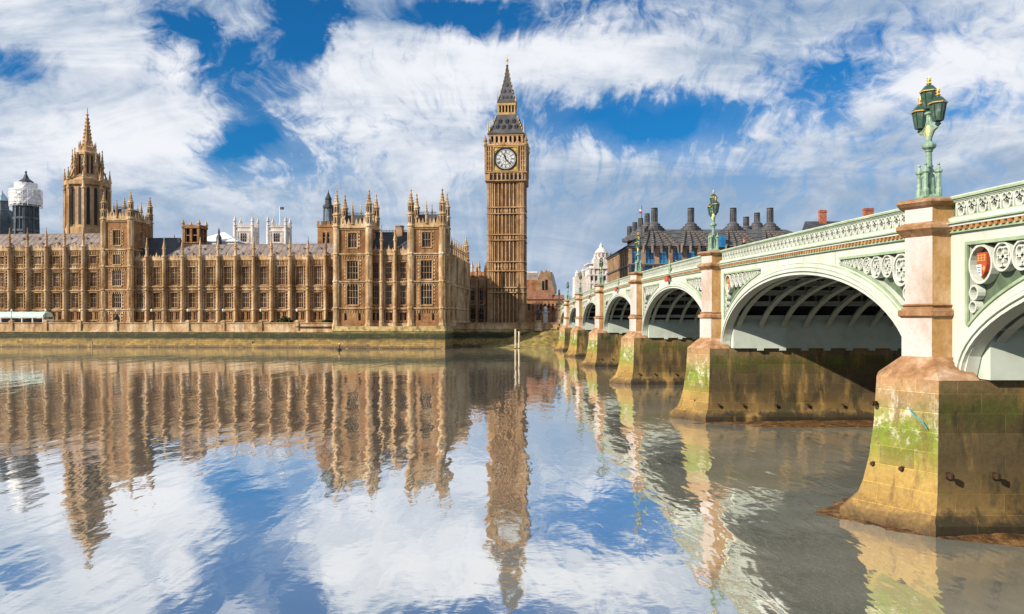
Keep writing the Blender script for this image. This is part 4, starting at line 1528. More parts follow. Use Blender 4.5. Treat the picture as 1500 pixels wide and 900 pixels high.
w.loft([sq(6.35, cz(202)), sq(6.35, cz(200.5)), sq(5.9, cz(199)), sq(4.9, cz(191)), sq(4.0, cz(181)), sq(3.45, cz(173)), sq(3.3, cz(171.5))])
for face in range(4):
    w.T = Matrix.Rotation(face * PI / 2, 4, 'Z')
    for yy, n, f in ((191, 4, 4.9), (182, 3, 4.08)):
        for i in range(n):
            x = (-.5 + (i + .5) / n) * f * 1.75
            z = cz(yy)
            w.xzpoly([(x - .45, z - .6), (x + .45, z - .6), (x + .45, z + .4), (x, z + 1.2), (x - .45, z + .4)], -f - .55, -f + 1.2)
            w.box(x - .22, x + .22, -f - .6, -f - .5, z - .35, z + .35, 1)
    for k in range(6):
        f0 = k / 6
        hh_ = 5.9 + (3.45 - 5.9) * f0 - .25 * math.sin(PI * f0)
        z = cz(199) + (cz(173) - cz(199)) * f0
        w.box(hh_ - .1, hh_ + .22, -hh_ - .22, -hh_ + .1, z, z + .7, 2)
w.T = None
w.build('lower_roof', ['iron_roof', 'black', 'gilt'], t)
hl = 3.1
w = MB()
w.box(-hl + .6, hl - .6, -hl + .6, hl - .6, cz(172), cz(154), 1)
w.box(-hl, hl, -hl, hl, cz(171.6), cz(168))
w.box(-hl - .1, hl + .1, -hl - .1, hl + .1, cz(158), cz(153.5))
for face in range(4):
    w.T = Matrix.Rotation(face * PI / 2, 4, 'Z')
    for i in range(6):
        x = -hl + .3 + (2 * hl - .6) * i / 5
        w.box(x - .22, x + .22, -hl, -hl + .55, cz(168), cz(158))
w.T = None
w.build('lantern', ['gold_stone', 'black'], t)
w = MB()
w.loft([sq(3.3, cz(154)), sq(3.3, cz(152.5)), sq(3.0, cz(151)), sq(2.15, cz(139)), sq(1.35, cz(124)), sq(.72, cz(111)), sq(.3, cz(98)), sq(.42, cz(97)), sq(.42, cz(96)), sq(.12, cz(95))])
for face in range(4):
    w.T = Matrix.Rotation(face * PI / 2, 4, 'Z')
    for yy, n, f in ((146, 3, 2.62), (136, 2, 1.98), (127, 1, 1.5)):
        for i in range(n):
            x = (-.5 + (i + .5) / n) * f * 1.6
            z = cz(yy)
            w.xzpoly([(x - .3, z - .4), (x + .3, z - .4), (x + .3, z + .2), (x, z + .8), (x - .3, z + .2)], -f - .3, -f + .8)
    for k in range(9):
        f0 = k / 9
        hh_ = 3.0 + (.3 - 3.0) * f0 ** .8
        z = cz(151) + (cz(98) - cz(151)) * f0
        w.box(hh_ - .12, hh_ + .1, -hh_ - .1, -hh_ + .12, z, z + .6, 1)
w.T = None
w.build('spire', ['iron_roof', 'gilt'], t)
w = MB()
w.lathe(0, 0, [(.1, cz(97)), (.1, cz(90)), (.42, cz(89)), (.42, cz(87.5)), (.1, cz(86.5)), (.06, cz(80.5))], 8)
w.box(-.6, .6, -.05, .05, cz(91.3), cz(90.6))
w.box(-.05, .05, -.6, .6, cz(91.3), cz(90.6))
w.build('finial', 'gilt', t)
for sx in (-1, 1):
    for sy in (-1, 1):
        put('pinnacle', pinnacle_mesh(.62, cz(205) - cz(219), 'stone_tower'), t, (sx * (hc - .2), sy * (hc - .2), cz(218.5)))
        put('roof_finial', pinnacle_mesh(.22, 4.6, 'gilt'), t, (sx * 6.1, sy * 6.1, cz(200.5)))
        put('roof_finial', pinnacle_mesh(.16, 3.2, 'gilt'), t, (sx * 3.2, sy * 3.2, cz(152.5)))

# ------------------------------------------------------------------ the bridge
BX, BX2 = 18.6, 44.6
PY = [2.6, 34.6, 69.6, 107.6, 147.2, 185.2, 220.2, 252.2]
ZS = 6.0                                        # springing of the arches
PHW = 2.0


def zpar(y):
    return 14.7 - 1.5 * ((y - 130) / 105) ** 2


def zcor(y):
    return zpar(y) - 1.5


bridge = thing('bridge', 'pale green arched iron bridge on stained granite piers crossing the river', 'bridge')


class Arch:
    def __init__(s, i):
        s.y0, s.y1 = PY[i] + PHW, PY[i + 1] - PHW
        s.c = (s.y0 + s.y1) / 2
        s.a = (s.y1 - s.y0) / 2
        s.r = zcor(s.c) - 1.2 - ZS

    def z(s, y, off=0.0):
        """height of the arch line moved outwards by off"""
        t_ = (y - s.c) / (s.a + off)
        if abs(t_) >= 1:
            return ZS
        return ZS + (s.r + off) * math.sqrt(1 - t_ * t_)

    def pts(s, off, n=40):
        return [(s.c + (s.a + off) * math.cos(PI - PI * k / n), ZS + (s.r + off) * math.sin(PI * k / n)) for k in range(n + 1)]


ARCH = [Arch(i) for i in range(7)]
ringm = {}


def ring_band(w, A, o0, o1, x0, x1, mi, n=40):
    p0, p1 = A.pts(o0, n), A.pts(o1, n)
    lo, hi = PY[ARCH.index(A)] + .9, PY[ARCH.index(A) + 1] - .9
    vs, fs = [], []
    for (ya, za), (yb, zb) in zip(p0, p1):
        ya, yb = min(max(ya, lo), hi), min(max(yb, lo), hi)
        vs += [(x0, ya, za), (x0, yb, zb), (x1, yb, zb), (x1, ya, za)]
    for k in range(n):
        for t_ in range(4):
            u_ = (t_ + 1) % 4
            fs.append((k * 4 + t_, k * 4 + u_, (k + 1) * 4 + u_, (k + 1) * 4 + t_))
    w.add(vs, fs, mi)


SH = MB()
for i, A in enumerate(ARCH):
    ya, yb = PY[i] + 1.0, PY[i + 1] - 1.0
    # spandrel wall with two traceried openings
    n = 90
    ys = [ya + (yb - ya) * k / n for k in range(n + 1)]
    w = MB()

    def top(y):
        return zcor(y)

    def ptop(y):
        return zcor(y) - .55

    def pbot(y):
        return A.z(y, .80) + .22

    span = []
    for side in (0, 1):
        yy = (PY[i] + 2.35) if side == 0 else (PY[i + 1] - 2.35)
        y = yy
        while (A.c - y) * (1 if side == 0 else -1) > 0 and ptop(y) - pbot(y) > .16:
            y += .05 if side == 0 else -.05
        span.append((min(yy, y), max(yy, y)))
    ys = sorted(set(ys + [s_ for ab in span for s_ in ab] + [A.y0, A.y1]))
    for k in range(len(ys) - 1):
        y0_, y1_ = ys[k], ys[k + 1]
        ym = (y0_ + y1_) / 2
        b0 = A.z(y0_) if A.y0 <= y0_ <= A.y1 else ZS
        b1 = A.z(y1_) if A.y0 <= y1_ <= A.y1 else ZS
        inp = any(a_ < ym < b_ for a_, b_ in span)
        if inp:
            w.quad((BX, y0_, b0), (BX, y1_, b1), (BX, y1_, pbot(y1_)), (BX, y0_, pbot(y0_)))
            w.quad((BX, y0_, ptop(y0_)), (BX, y1_, ptop(y1_)), (BX, y1_, top(y1_)), (BX, y0_, top(y0_)))
            for fz in (pbot, ptop):
                w.quad((BX, y0_, fz(y0_)), (BX, y1_, fz(y1_)), (BX + .35, y1_, fz(y1_)), (BX + .35, y0_, fz(y0_)))
        else:
            w.quad((BX, y0_, b0), (BX, y1_, b1), (BX, y1_, top(y1_)), (BX, y0_, top(y0_)))
        # intrados under the face
        if A.y0 <= ym <= A.y1:
            w.quad((BX, y0_, b0), (BX, y1_, b1), (BX + .5, y1_, b1), (BX + .5, y0_, b0))
        w.quad((BX + .5, y0_, b0), (BX + .5, y1_, b1), (BX + .5, y1_, top(y1_)), (BX + .5, y0_, top(y0_)))
    for a_, b_ in span:
        for y in (a_, b_):
            w.quad((BX, y, pbot(y)), (BX + .35, y, pbot(y)), (BX + .35, y, ptop(y)), (BX, y, ptop(y)))
    # panel joints
    for y in [A.c + A.a * f for f in (-.45, -.15, .15, .45)]:
        w.box(BX - .012, BX + .01, y - .025, y + .025, A.z(y, .8), top(y) - .02, 1)
    sp = w.build('spandrel', ['mint', 'mint_trim'], bridge)
    # archivolt
    w = MB()
    ring_band(w, A, .02, .16, BX - .16, BX + .2, 0)
    ring_band(w, A, .16, .24, BX - .09, BX + .2, 1)
    ring_band(w, A, .24, .42, BX - .20, BX + .2, 0)
    ring_band(w, A, .42, .48, BX - .10, BX + .2, 1)
    ring_band(w, A, .48, .70, BX - .13, BX + .2, 0)
    ring_band(w, A, .70, .76, BX - .07, BX + .2, 1)
    w.build('arch_moulding', ['mint', 'mint_trim'], bridge)
    # tracery
    for (a_, b_), side in zip(span, (0, 1)):
        w = MB()
        # frame moulding
        e0 = a_ if side == 0 else b_
        e1 = b_ if side == 0 else a_
        N = 24
        pr = None
        w.box(BX - .09, BX + .03, min(e0, e0 + (.14 if side else -.14)), max(e0, e0 + (.14 if side else -.14)), pbot(e0), ptop(e0) + .14, 1)
        for k in range(N):
            y0_, y1_ = a_ + (b_ - a_) * k / N, a_ + (b_ - a_) * (k + 1) / N
            w.yzpoly([(y0_, ptop(y0_)), (y1_, ptop(y1_)), (y1_, ptop(y1_) + .13), (y0_, ptop(y0_) + .13)], BX - .09, BX + .02, 1)
            w.yzpoly([(y0_, pbot(y0_) - .10), (y1_, pbot(y1_) - .10), (y1_, pbot(y1_) + .02), (y0_, pbot(y0_) + .02)], BX - .07, BX + .02, 1)
            w.quad((BX + .33, y0_, pbot(y0_)), (BX + .33, y1_, pbot(y1_)), (BX + .33, y1_, ptop(y1_)), (BX + .33, y0_, ptop(y0_)), 2)
        # diminishing circles
        y = e0
        d_ = 1 if side == 0 else -1
        circ = []
        for _ in range(12):
            # largest circle tangent to the top line starting here
            best = None
            r_ = .78 if not circ else .56
            while r_ > .1:
                yc = y + d_ * r_
                if abs(yc - e0) < abs(e1 - e0) and ptop(yc) - r_ - r_ * 1.02 > pbot(yc) - .0 and ptop(yc + d_ * r_ * .6) - r_ * 1.8 > pbot(yc + d_ * r_ * .6) - r_ * .25:
                    best = (yc, ptop(yc) - r_, r_)
                    break
                r_ -= .02
            if not best:
                break
            circ.append(best)
            y = best[0] + d_ * best[2] * 1.02
        for ci, (yc, zc_, r_) in enumerate(circ):
            w.ringyz(BX - .02, BX + .30, yc, zc_, r_, r_ * .87, 22, 0)
            if ci == 0 and side == 1:
                pass
            else:
                for k in range(4):
                    aa = PI / 4 + k * PI / 2
                    w.ringyz(BX + .02, BX + .26, yc + r_ * .40 * math.cos(aa), zc_ + r_ * .40 * math.sin(aa), r_ * .42, r_ * .30, 10, 0)
        if circ:
            yc, zc_, r_ = circ[0]
            zl = zc_ - r_
            rr = .8 * min(.4, r_ * .5)
            for k in range(4):
                if zl - 2 * rr > pbot(e0 + d_ * rr) - .05 and rr > .07:
                    w.ringyz(BX + .0, BX + .30, e0 + d_ * rr, zl - rr, rr, rr * .75, 14, 0)
                    zl -= 2 * rr
                    rr *= .8
        w.build('tracery', ['mint', 'mint_trim', 'mint_deep'], bridge)
        # painted shield in the first circle
        if circ and side == 1:
            yc, zc_, r_ = circ[0]
            s_ = r_ * .66
            sh = MB()
            prof = [(-.62, .85), (.62, .85), (.62, -.1), (.45, -.6), (0, -1.0), (-.45, -.6), (-.62, -.1)]
            sh.yzpoly([(yc + p_[0] * s_ * d_ * -1, zc_ + p_[1] * s_) for p_ in prof], BX + .04, BX + .3, 0)
            x_ = BX + .02
            f_ = lambda P: [(yc + p_[0] * s_, zc_ + p_[1] * s_) for p_ in P]
            sh.yzpoly(f_([(.0, -.05), (.60, -.05), (.60, -.1), (.44, -.58), (.0, -.95)]), x_, BX + .04, 1)
            for k in range(3):
                sh.yzpoly(f_([(.04, -.2 - k * .2), (.5 - k * .1, -.2 - k * .2), (.48 - k * .1, -.3 - k * .2), (.04, -.3 - k * .2)]), x_ - .015, x_, 2)
            for k in range(3):
                sh.yzpoly(f_([(-.42 + k * .4 - .03, .2), (-.42 + k * .4 + .03, .2), (-.42 + k * .4 + .03, .7), (-.42 + k * .4 - .03, .7)]), x_, BX + .04, 3)
            for zz_ in (.25, .45, .65):
                sh.yzpoly(f_([(-.5, zz_ - .03), (.5, zz_ - .03), (.5, zz_ + .03), (-.5, zz_ + .03)]), x_ + .004, BX + .04, 3)
            sh.yzpoly(f_([(-.14, -.35), (-.34, -.15), (-.5, -.35), (-.34, -.6)]), x_, BX + .04, 3)
            sh.build('shield', ['red', 'white', 'shield_blue', 'gilt'], bridge)
    # cornice and parapet between pier columns
    n = 40
    ys = [ya + (yb - ya) * k / n for k in range(n + 1)]

    def strip(w, x0, x1, f0, f1, mi=0, y0=ya, y1=yb, n=40):
        yy = [y0 + (y1 - y0) * k / n for k in range(n + 1)]
        w.loft([[(x0, y, f0(y)), (x1, y, f0(y)), (x1, y, f1(y)), (x0, y, f1(y))] for y in yy], True, mi)
    w = MB()
    strip(w, BX - .12, BX + .5, lambda y: zcor(y), lambda y: zcor(y) + .10, 1)
    strip(w, BX - .22, BX + .5, lambda y: zcor(y) + .25, lambda y: zcor(y) + .36, 0)
    strip(w, BX - .30, BX + .5, lambda y: zcor(y) + .36, lambda y: zcor(y) + .42, 1)
    strip(w, BX - .08, BX + .5, lambda y: zcor(y) + .10, lambda y: zcor(y) + .25, 0)
    y = ya + .1
    stp = .40 if i < 3 else .8
    while y < yb - .1:
        w.box(BX - .2, BX - .05, y, y + stp * .5, zcor(y) + .105, zcor(y) + .245, 2)
        y += stp
    w.build('cornice', ['mint', 'mint_trim', 'dentil'], bridge)
    w = MB()
    strip(w, BX - .10, BX + .34, lambda y: zcor(y) + .42, lambda y: zcor(y) + .62, 0)
    strip(w, BX - .02, BX + .30, lambda y: zcor(y) + .62, lambda y: zcor(y) + .68, 1)
    strip(w, BX + .13, BX + .16, lambda y: zcor(y) + .67, lambda y: zcor(y) + 1.28, 2)
    strip(w, BX - .02, BX + .30, lambda y: zcor(y) + 1.26, lambda y: zcor(y) + 1.32, 1)
    y = ya + .35
    u = .74
    while y < yb - .2:
        zc_ = zcor(y) + .97
        seg = 12 if i < 2 else 8
        w.ringyz(BX + .0, BX + .13, y, zc_ - .10, .235, .15, seg, 0)
        w.ringyz(BX + .0, BX + .13, y - .15, zc_ + .15, .175, .105, seg, 0)
        w.ringyz(BX + .0, BX + .13, y + .15, zc_ + .15, .175, .105, seg, 0)
        if i < 4:
            w.box(BX + .01, BX + .13, y + u / 2 - .035, y + u / 2 + .035, zc_ - .3, zc_ + .3, 0)
        y += u
    w.build('balustrade', ['mint', 'mint_trim', 'mint_deep'], bridge)
    w = MB()
    strip(w, BX - .06, BX + .40, lambda y: zcor(y) + 1.32, lambda y: zcor(y) + 1.38, 0)
    strip(w, BX - .13, BX + .46, lambda y: zcor(y) + 1.38, lambda y: zcor(y) + 1.47, 1)
    strip(w, BX - .03, BX + .38, lambda y: zcor(y) + 1.47, lambda y: zcor(y) + 1.53, 0)
    w.build('coping', ['mint', 'mint_trim'], bridge)
    # ribs and cross members beneath
    rb = MB()
    ring_band(rb, A, .06, .42, -.07, .07, 0, 32)
    ring_band(rb, A, .02, .06, -.2, .2, 0, 32)
    for f in (-.8, -.62, -.44, .44, .62, .8):
        y = A.c + A.a * f
        rb.box(-.05, .05, y - .09, y + .09, A.z(y, .3), zcor(y) - .3)
    me = rb.mesh('arch_rib', 'rib')
    for k in range(14):
        put('arch_rib', me, bridge, (BX + .95 + k * 1.83, 0, 0))
    for f in (-.9, -.76, -.6, -.42, -.2, 0, .2, .42, .6, .76, .9):
        y = A.c + A.a * f
        z = A.z(y, .12)
        cb = MB()
        cb.box(BX + .5, BX2, y - .06, y + .06, z, z + .34)
        cb.box(BX + .5, BX2, y - .14, y + .14, z - .03, z + .02)
        cb.build('cross_beam', 'rib', bridge)
    # skewback plates on the pier flanks
    for y, d_ in ((A.y0, 1), (A.y1, -1)):
        w = MB()
        y2 = y + d_ * .85
        w.box(BX + .55, BX2 - .5, min(y, y2), max(y, y2), ZS + .02, ZS + 2.35)
        for k in range(1, 14):
            x = BX + .95 + k * 1.83
            w.box(x - .25, x + .25, min(y, y + d_ * .9), max(y, y + d_ * .9), ZS - .16, ZS + .06)
        w.build('skewback_plate', 'plate', bridge)

# deck, far side and soffit
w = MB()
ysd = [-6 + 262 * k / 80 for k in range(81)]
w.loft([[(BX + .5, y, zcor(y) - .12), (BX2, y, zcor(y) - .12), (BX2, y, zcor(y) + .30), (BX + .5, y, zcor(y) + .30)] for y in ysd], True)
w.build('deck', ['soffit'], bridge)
w = MB()
for A in ARCH:
    ys = [A.y0 + (A.y1 - A.y0) * k / 40 for k in range(41)]
    for k in range(40):
        w.quad((BX2 - .1, ys[k], A.z(ys[k])), (BX2 - .1, ys[k + 1], A.z(ys[k + 1])), (BX2 - .1, ys[k + 1], zcor(ys[k + 1])), (BX2 - .1, ys[k], zcor(ys[k])))
w.loft([[(BX2 - .4, y, zcor(y)), (BX2, y, zcor(y)), (BX2, y, zcor(y) + 1.5), (BX2 - .4, y, zcor(y) + 1.5)] for y in ysd], True)
w.build('far_parapet', 'mint', bridge)
w = MB()
w.loft([[(BX + .5, y, zcor(y) + .304), (BX + 4.0, y, zcor(y) + .304), (BX + 4.0, y, zcor(y) + .44), (BX + .5, y, zcor(y) + .44)] for y in ysd], True)
w.build('pavement', 'paving', bridge)
w = MB()
for k in range(80):
    y0_, y1_ = ysd[k], ysd[k + 1]
    w.quad((BX + 4.0, y0_, zcor(y0_) + .31), (BX2 - 4, y0_, zcor(y0_) + .31), (BX2 - 4, y1_, zcor(y1_) + .31), (BX + 4.0, y1_, zcor(y1_) + .31))
w.build('road', 'asphalt', bridge)

# piers
LEV = [(-1.2, 3.35, 16.75, 14.45), (0.0, 3.35, 16.75, 14.45), (.42, 3.35, 16.75, 14.45), (.55, 3.2, 16.8, 14.65), (1.0, 2.95, 17.0, 15.2), (1.6, 2.82, 17.1, 15.45), (2.6, 2.70, 17.18, 15.7),
       (4.0, 2.62, 17.24, 15.9), (5.9, 2.58, 17.28, 16.02), (5.98, 2.58, 17.28, 16.02)]


def prism_ring(yc, z, hwid, sx, tx, far):
    return [(tx, yc, z), (sx, yc - hwid, z), (far, yc - hwid, z), (far, yc + hwid, z), (sx, yc + hwid, z)]


for i, yc in enumerate(PY):
    if i == 0:
        continue
    w = MB()
    rings = [prism_ring(yc, z, hwid, sx, tx, BX2 + 1.0) for z, hwid, sx, tx in LEV]
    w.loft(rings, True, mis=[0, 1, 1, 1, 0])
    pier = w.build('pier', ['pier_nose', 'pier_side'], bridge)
    # sloped cap
    w = MB()
    w.loft([prism_ring(yc, 5.98, 2.58, 17.28, 16.02, BX + .3), prism_ring(yc, 6.05, 2.5, 17.3, 16.08, BX + .3), prism_ring(yc, 6.85, 1.2, 17.78, 17.1, BX + .3)], True)
    w.build('pier_cap', 'cap_stone', pier)
    zt = zpar(yc)
    zc0 = zcor(yc)

    def cr_(k, z):
        return prism_ring(yc, z, 1.08 * k, BX - .78 * k, BX - .78 * k - .62 * k, BX + .45)
    w = MB()
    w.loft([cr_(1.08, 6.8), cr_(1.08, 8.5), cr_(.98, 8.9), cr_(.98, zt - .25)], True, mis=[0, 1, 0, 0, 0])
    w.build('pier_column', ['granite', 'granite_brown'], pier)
    for lv in ([(1.08, 8.45), (1.20, 8.55), (1.20, 8.75), (1.04, 8.86), (1.04, 8.94), (1.12, 8.98), (.99, 9.05)],
               [(.99, zc0 - .1), (1.12, zc0 + .05), (1.26, zc0 + .2), (1.26, zc0 + .32), (.99, zc0 + .5)],
               [(.99, zt - .40), (1.12, zt - .33), (1.24, zt - .20), (1.24, zt - .12), (1.05, zt - .02), (.9, zt + .0)]):
        w = MB()
        w.loft([cr_(k, z) for k, z in lv])
        w.build('pier_moulding', 'cap_stone', pier)
    # inner pier wall above springing
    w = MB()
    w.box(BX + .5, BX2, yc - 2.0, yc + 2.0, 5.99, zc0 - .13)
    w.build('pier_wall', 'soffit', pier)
    # mooring rings on the flank and nose
    if i <= 4:
        for x in (17.9, 19.9, 22.6, 25.2, 28.1) if i > 1 else (17.05 + .45, 19.3, 21.8):
            w = MB()
            y0_ = yc - 2.83
            z = 2.3 if i == 1 else 1.35
            w.tube([(x, y0_ + .1, z), (x, y0_ - .26, z)], .06, 8)
            w.lathe(x, y0_ - .22, [(.09, z - .10), (.09, z + .10)], 8)
            w.box(x - .09, x + .09, y0_ - .04, y0_ + .05, z - .12, z + .12)
            w.build('mooring_bolt', 'rust', pier)
        for z, f in ((4.85, .05), (2.3, .5), (2.3, .06), (.72, .45)) if i == 1 else ((1.6, .5),):
            xx, yy = 15.85 + f * 1.4, yc - f * 2.7
            k = 0 if z > 1 else -.45
            w = MB()
            w.tube([(xx + .1 + k, yy + .1, z), (xx - .26 + k, yy - .14, z)], .09, 8)
            w.box(xx - .18 + k, xx - .05 + k, yy - .16, yy - .03, z - .10, z + .10)
            w.build('mooring_bolt', 'rust', pier)
tr_ = MB()
tr_.tube([(16.62, 33.0, 4.75), (16.72, 32.75, 4.5), (16.86, 32.45, 4.3), (16.95, 32.28, 4.05)], [.035, .03, .03, .025], 6)
tag(tr_.build('rope', 'teal_rope'), 'short teal rope caught on the face of the nearest bridge pier', 'rope')


# ------------------------------------------------------------------ bridge lamps
def lantern_meshes():
    n = 6
    gl_ = MB()
    gl_.lathe(0, 0, [(.19, .06), (.30, .70)], n)
    fr = MB()
    for j in range(n):
        a_ = PI / n + 2 * PI * j / n
        fr.bar((.20 * math.cos(a_), .20 * math.sin(a_), .04), (.315 * math.cos(a_), .315 * math.sin(a_), .72), .045)
    fr.lathe(0, 0, [(.05, -.20), (.13, -.12), (.08, -.06), (.22, .0), (.22, .07)], n)
    rf_ = MB()
    rf_.lathe(0, 0, [(.36, .70), (.37, .76), (.30, .82), (.17, .98), (.07, 1.04)], n)
    ri = MB()
    ri.lathe(0, 0, [(.375, .715), (.385, .755)], n)
    fi = MB()
    fi.lathe(0, 0, [(.06, 1.03), (.11, 1.08), (.05, 1.14), (.10, 1.22), (.04, 1.28), (.02, 1.40)], 8)
    fi.box(-.09, .09, -.02, .02, 1.28, 1.32)
    return (gl_.mesh('glass', 'lamp_glass'), fr.mesh('lantern', 'dark_green'), rf_.mesh('roof', 'dark_green'), ri.mesh('gilt_rim', 'gilt'), fi.mesh('finial', 'gilt'))


LM = lantern_meshes()


def make_lamp(label, loc):
    t = thing('street_lamp', label, 'street lamp', loc, 0, 'lamps on the bridge piers')
    w = MB()
    w.box(-.46, .46, -.46, .46, 0, .12)
    w.lathe(0, 0, [(.42, .12), (.38, .2), (.28, .26), (.24, .9), (.2, 1.1)], 8)
    for sx in (-1, 1):
        for sy in (-1, 1):
            w.lathe(sx * .27, sy * .27, [(.13, .12), (.13, .45), (.095, .5), (.095, 1.12), (.15, 1.18), (.15, 1.26), (.09, 1.32), (.03, 1.45), (.07, 1.5), (.02, 1.6)], 8)
            w.bar((sx * .30, sy * .30, .9), (sx * .12, sy * .12, 1.15), .08)
    w.build('base', 'lamp_green', t)
    w = MB()
    w.lathe(0, 0, [(.18, 1.05), (.145, 1.2), (.12, 2.05), (.17, 2.1), (.14, 2.14), (.27, 2.24), (.29, 2.32), (.29, 2.38), (.17, 2.44), (.13, 2.52), (.10, 3.3), (.1, 3.62), (.17, 3.68), (.17, 3.74), (.06, 3.8)], 10)
    w.build('post', 'lamp_green', t)
    w = MB()
    for sy in (-1, 1):
        w.tube([(0, 0, 2.5), (0, sy * .16, 2.72), (0, sy * .38, 2.93), (0, sy * .7, 3.0)], [.09, .085, .075, .06], 8)
        w.tube([(0, sy * .08, 3.5), (0, sy * .2, 3.2), (0, sy * .45, 3.05), (0, sy * .7, 3.02)], [.06, .055, .05, .05], 8)
        w.yzpoly([(0, 2.6), (sy * .2, 2.78), (sy * .45, 2.98), (sy * .2, 3.15), (0, 3.45)], -.025, .025)
    w.build('bracket', 'lamp_green', t)
    w = MB()
    for sy in (-1, 1):
        for k in range(5):
            f = k / 5
            w.box(-.05, .05, sy * (.18 + .42 * f) - .04, sy * (.18 + .42 * f) + .04, 2.72 + .22 * f ** .6, 2.80 + .22 * f ** .6)
    w.lathe(0, 0, [(.12, 2.72), (.16, 2.85), (.15, 3.05), (.1, 3.2)], 8)
    w.build('gilt_ornament', 'gilt', t)
    for y, z in ((0, 3.90), (-.72, 3.22), (.72, 3.22)):
        ln = put('lantern', LM[1], t, (0, y, z))
        for nm, me in zip(('glass', 'roof', 'gilt_rim', 'finial'), (LM[0], LM[2], LM[3], LM[4])):
            put(nm, me, ln)
    return t


LBL = ['three-lantern green street lamp on the nearest bridge pier, by far the largest',
       'three-lantern street lamp on the second nearest pier, in front of the brown many-chimneyed roof',
       'three-lantern street lamp on the third pier, before the rounded corner of the brown office building',
       'small street lamp on the fourth pier, in front of the white domed building',
       'tiny street lamp on the fifth pier, against open sky left of the white building',
       'tiny street lamp on the sixth pier, next to last towards the far bank',
       'tiniest street lamp at the far end of the bridge']
lamp0 = None
for i in range(1, 8):
    loc = (BX - .35, PY[i], zpar(PY[i]) - .005)
    if lamp0 is None:
        lamp0 = make_lamp(LBL[0], loc)
    else:
        dup(lamp0, loc, 0, LBL[i - 1], 'lamps on the bridge piers')

# navigation lamps and crests at arch crowns
NL = {2: 'red navigation lamp at the crown of the third arch with green crest above', 3: 'red navigation lamp at the crown of the fourth arch',
      4: 'red navigation lamp at the crown of the fifth arch', 5: 'red navigation lamp at the crown of the sixth arch'}
for i, lb in NL.items():
    y = ARCH[i].c
    z = zcor(y)
    t = thing('navigation_lamp', lb, 'lamp', (BX, y, z), 0, 'navigation lamps under the bridge')
    w = MB()
    for s_ in (-1, 1):
        w.lathe(-.45, s_ * .35, [(.06, .12), (.2, .05), (.2, -.38), (.08, -.45)], 8)
    w.build('lamp', 'red', t)
    w = MB()
    w.box(-.5, -.1, -.5, .5, .12, .2)
    w.bar((-.4, 0, .2), (-.1, 0, -.9), .08)
    w.bar((-.3, .3, .15), (-.15, .3, -.8), .06)
    w.build('bracket', 'black', t)
    w = MB()
    w.yzpoly([(-.35, .5), (.35, .5), (.45, .95), (.2, 1.2), (.25, 1.45), (0, 1.95), (-.25, 1.45), (-.2, 1.2), (-.45, .95)], -.22, -.14)
    w.ringyz(-.26, -.2, 0, 1.0, .3, .2, 14)
    w.build('crest', 'mint_trim', t)


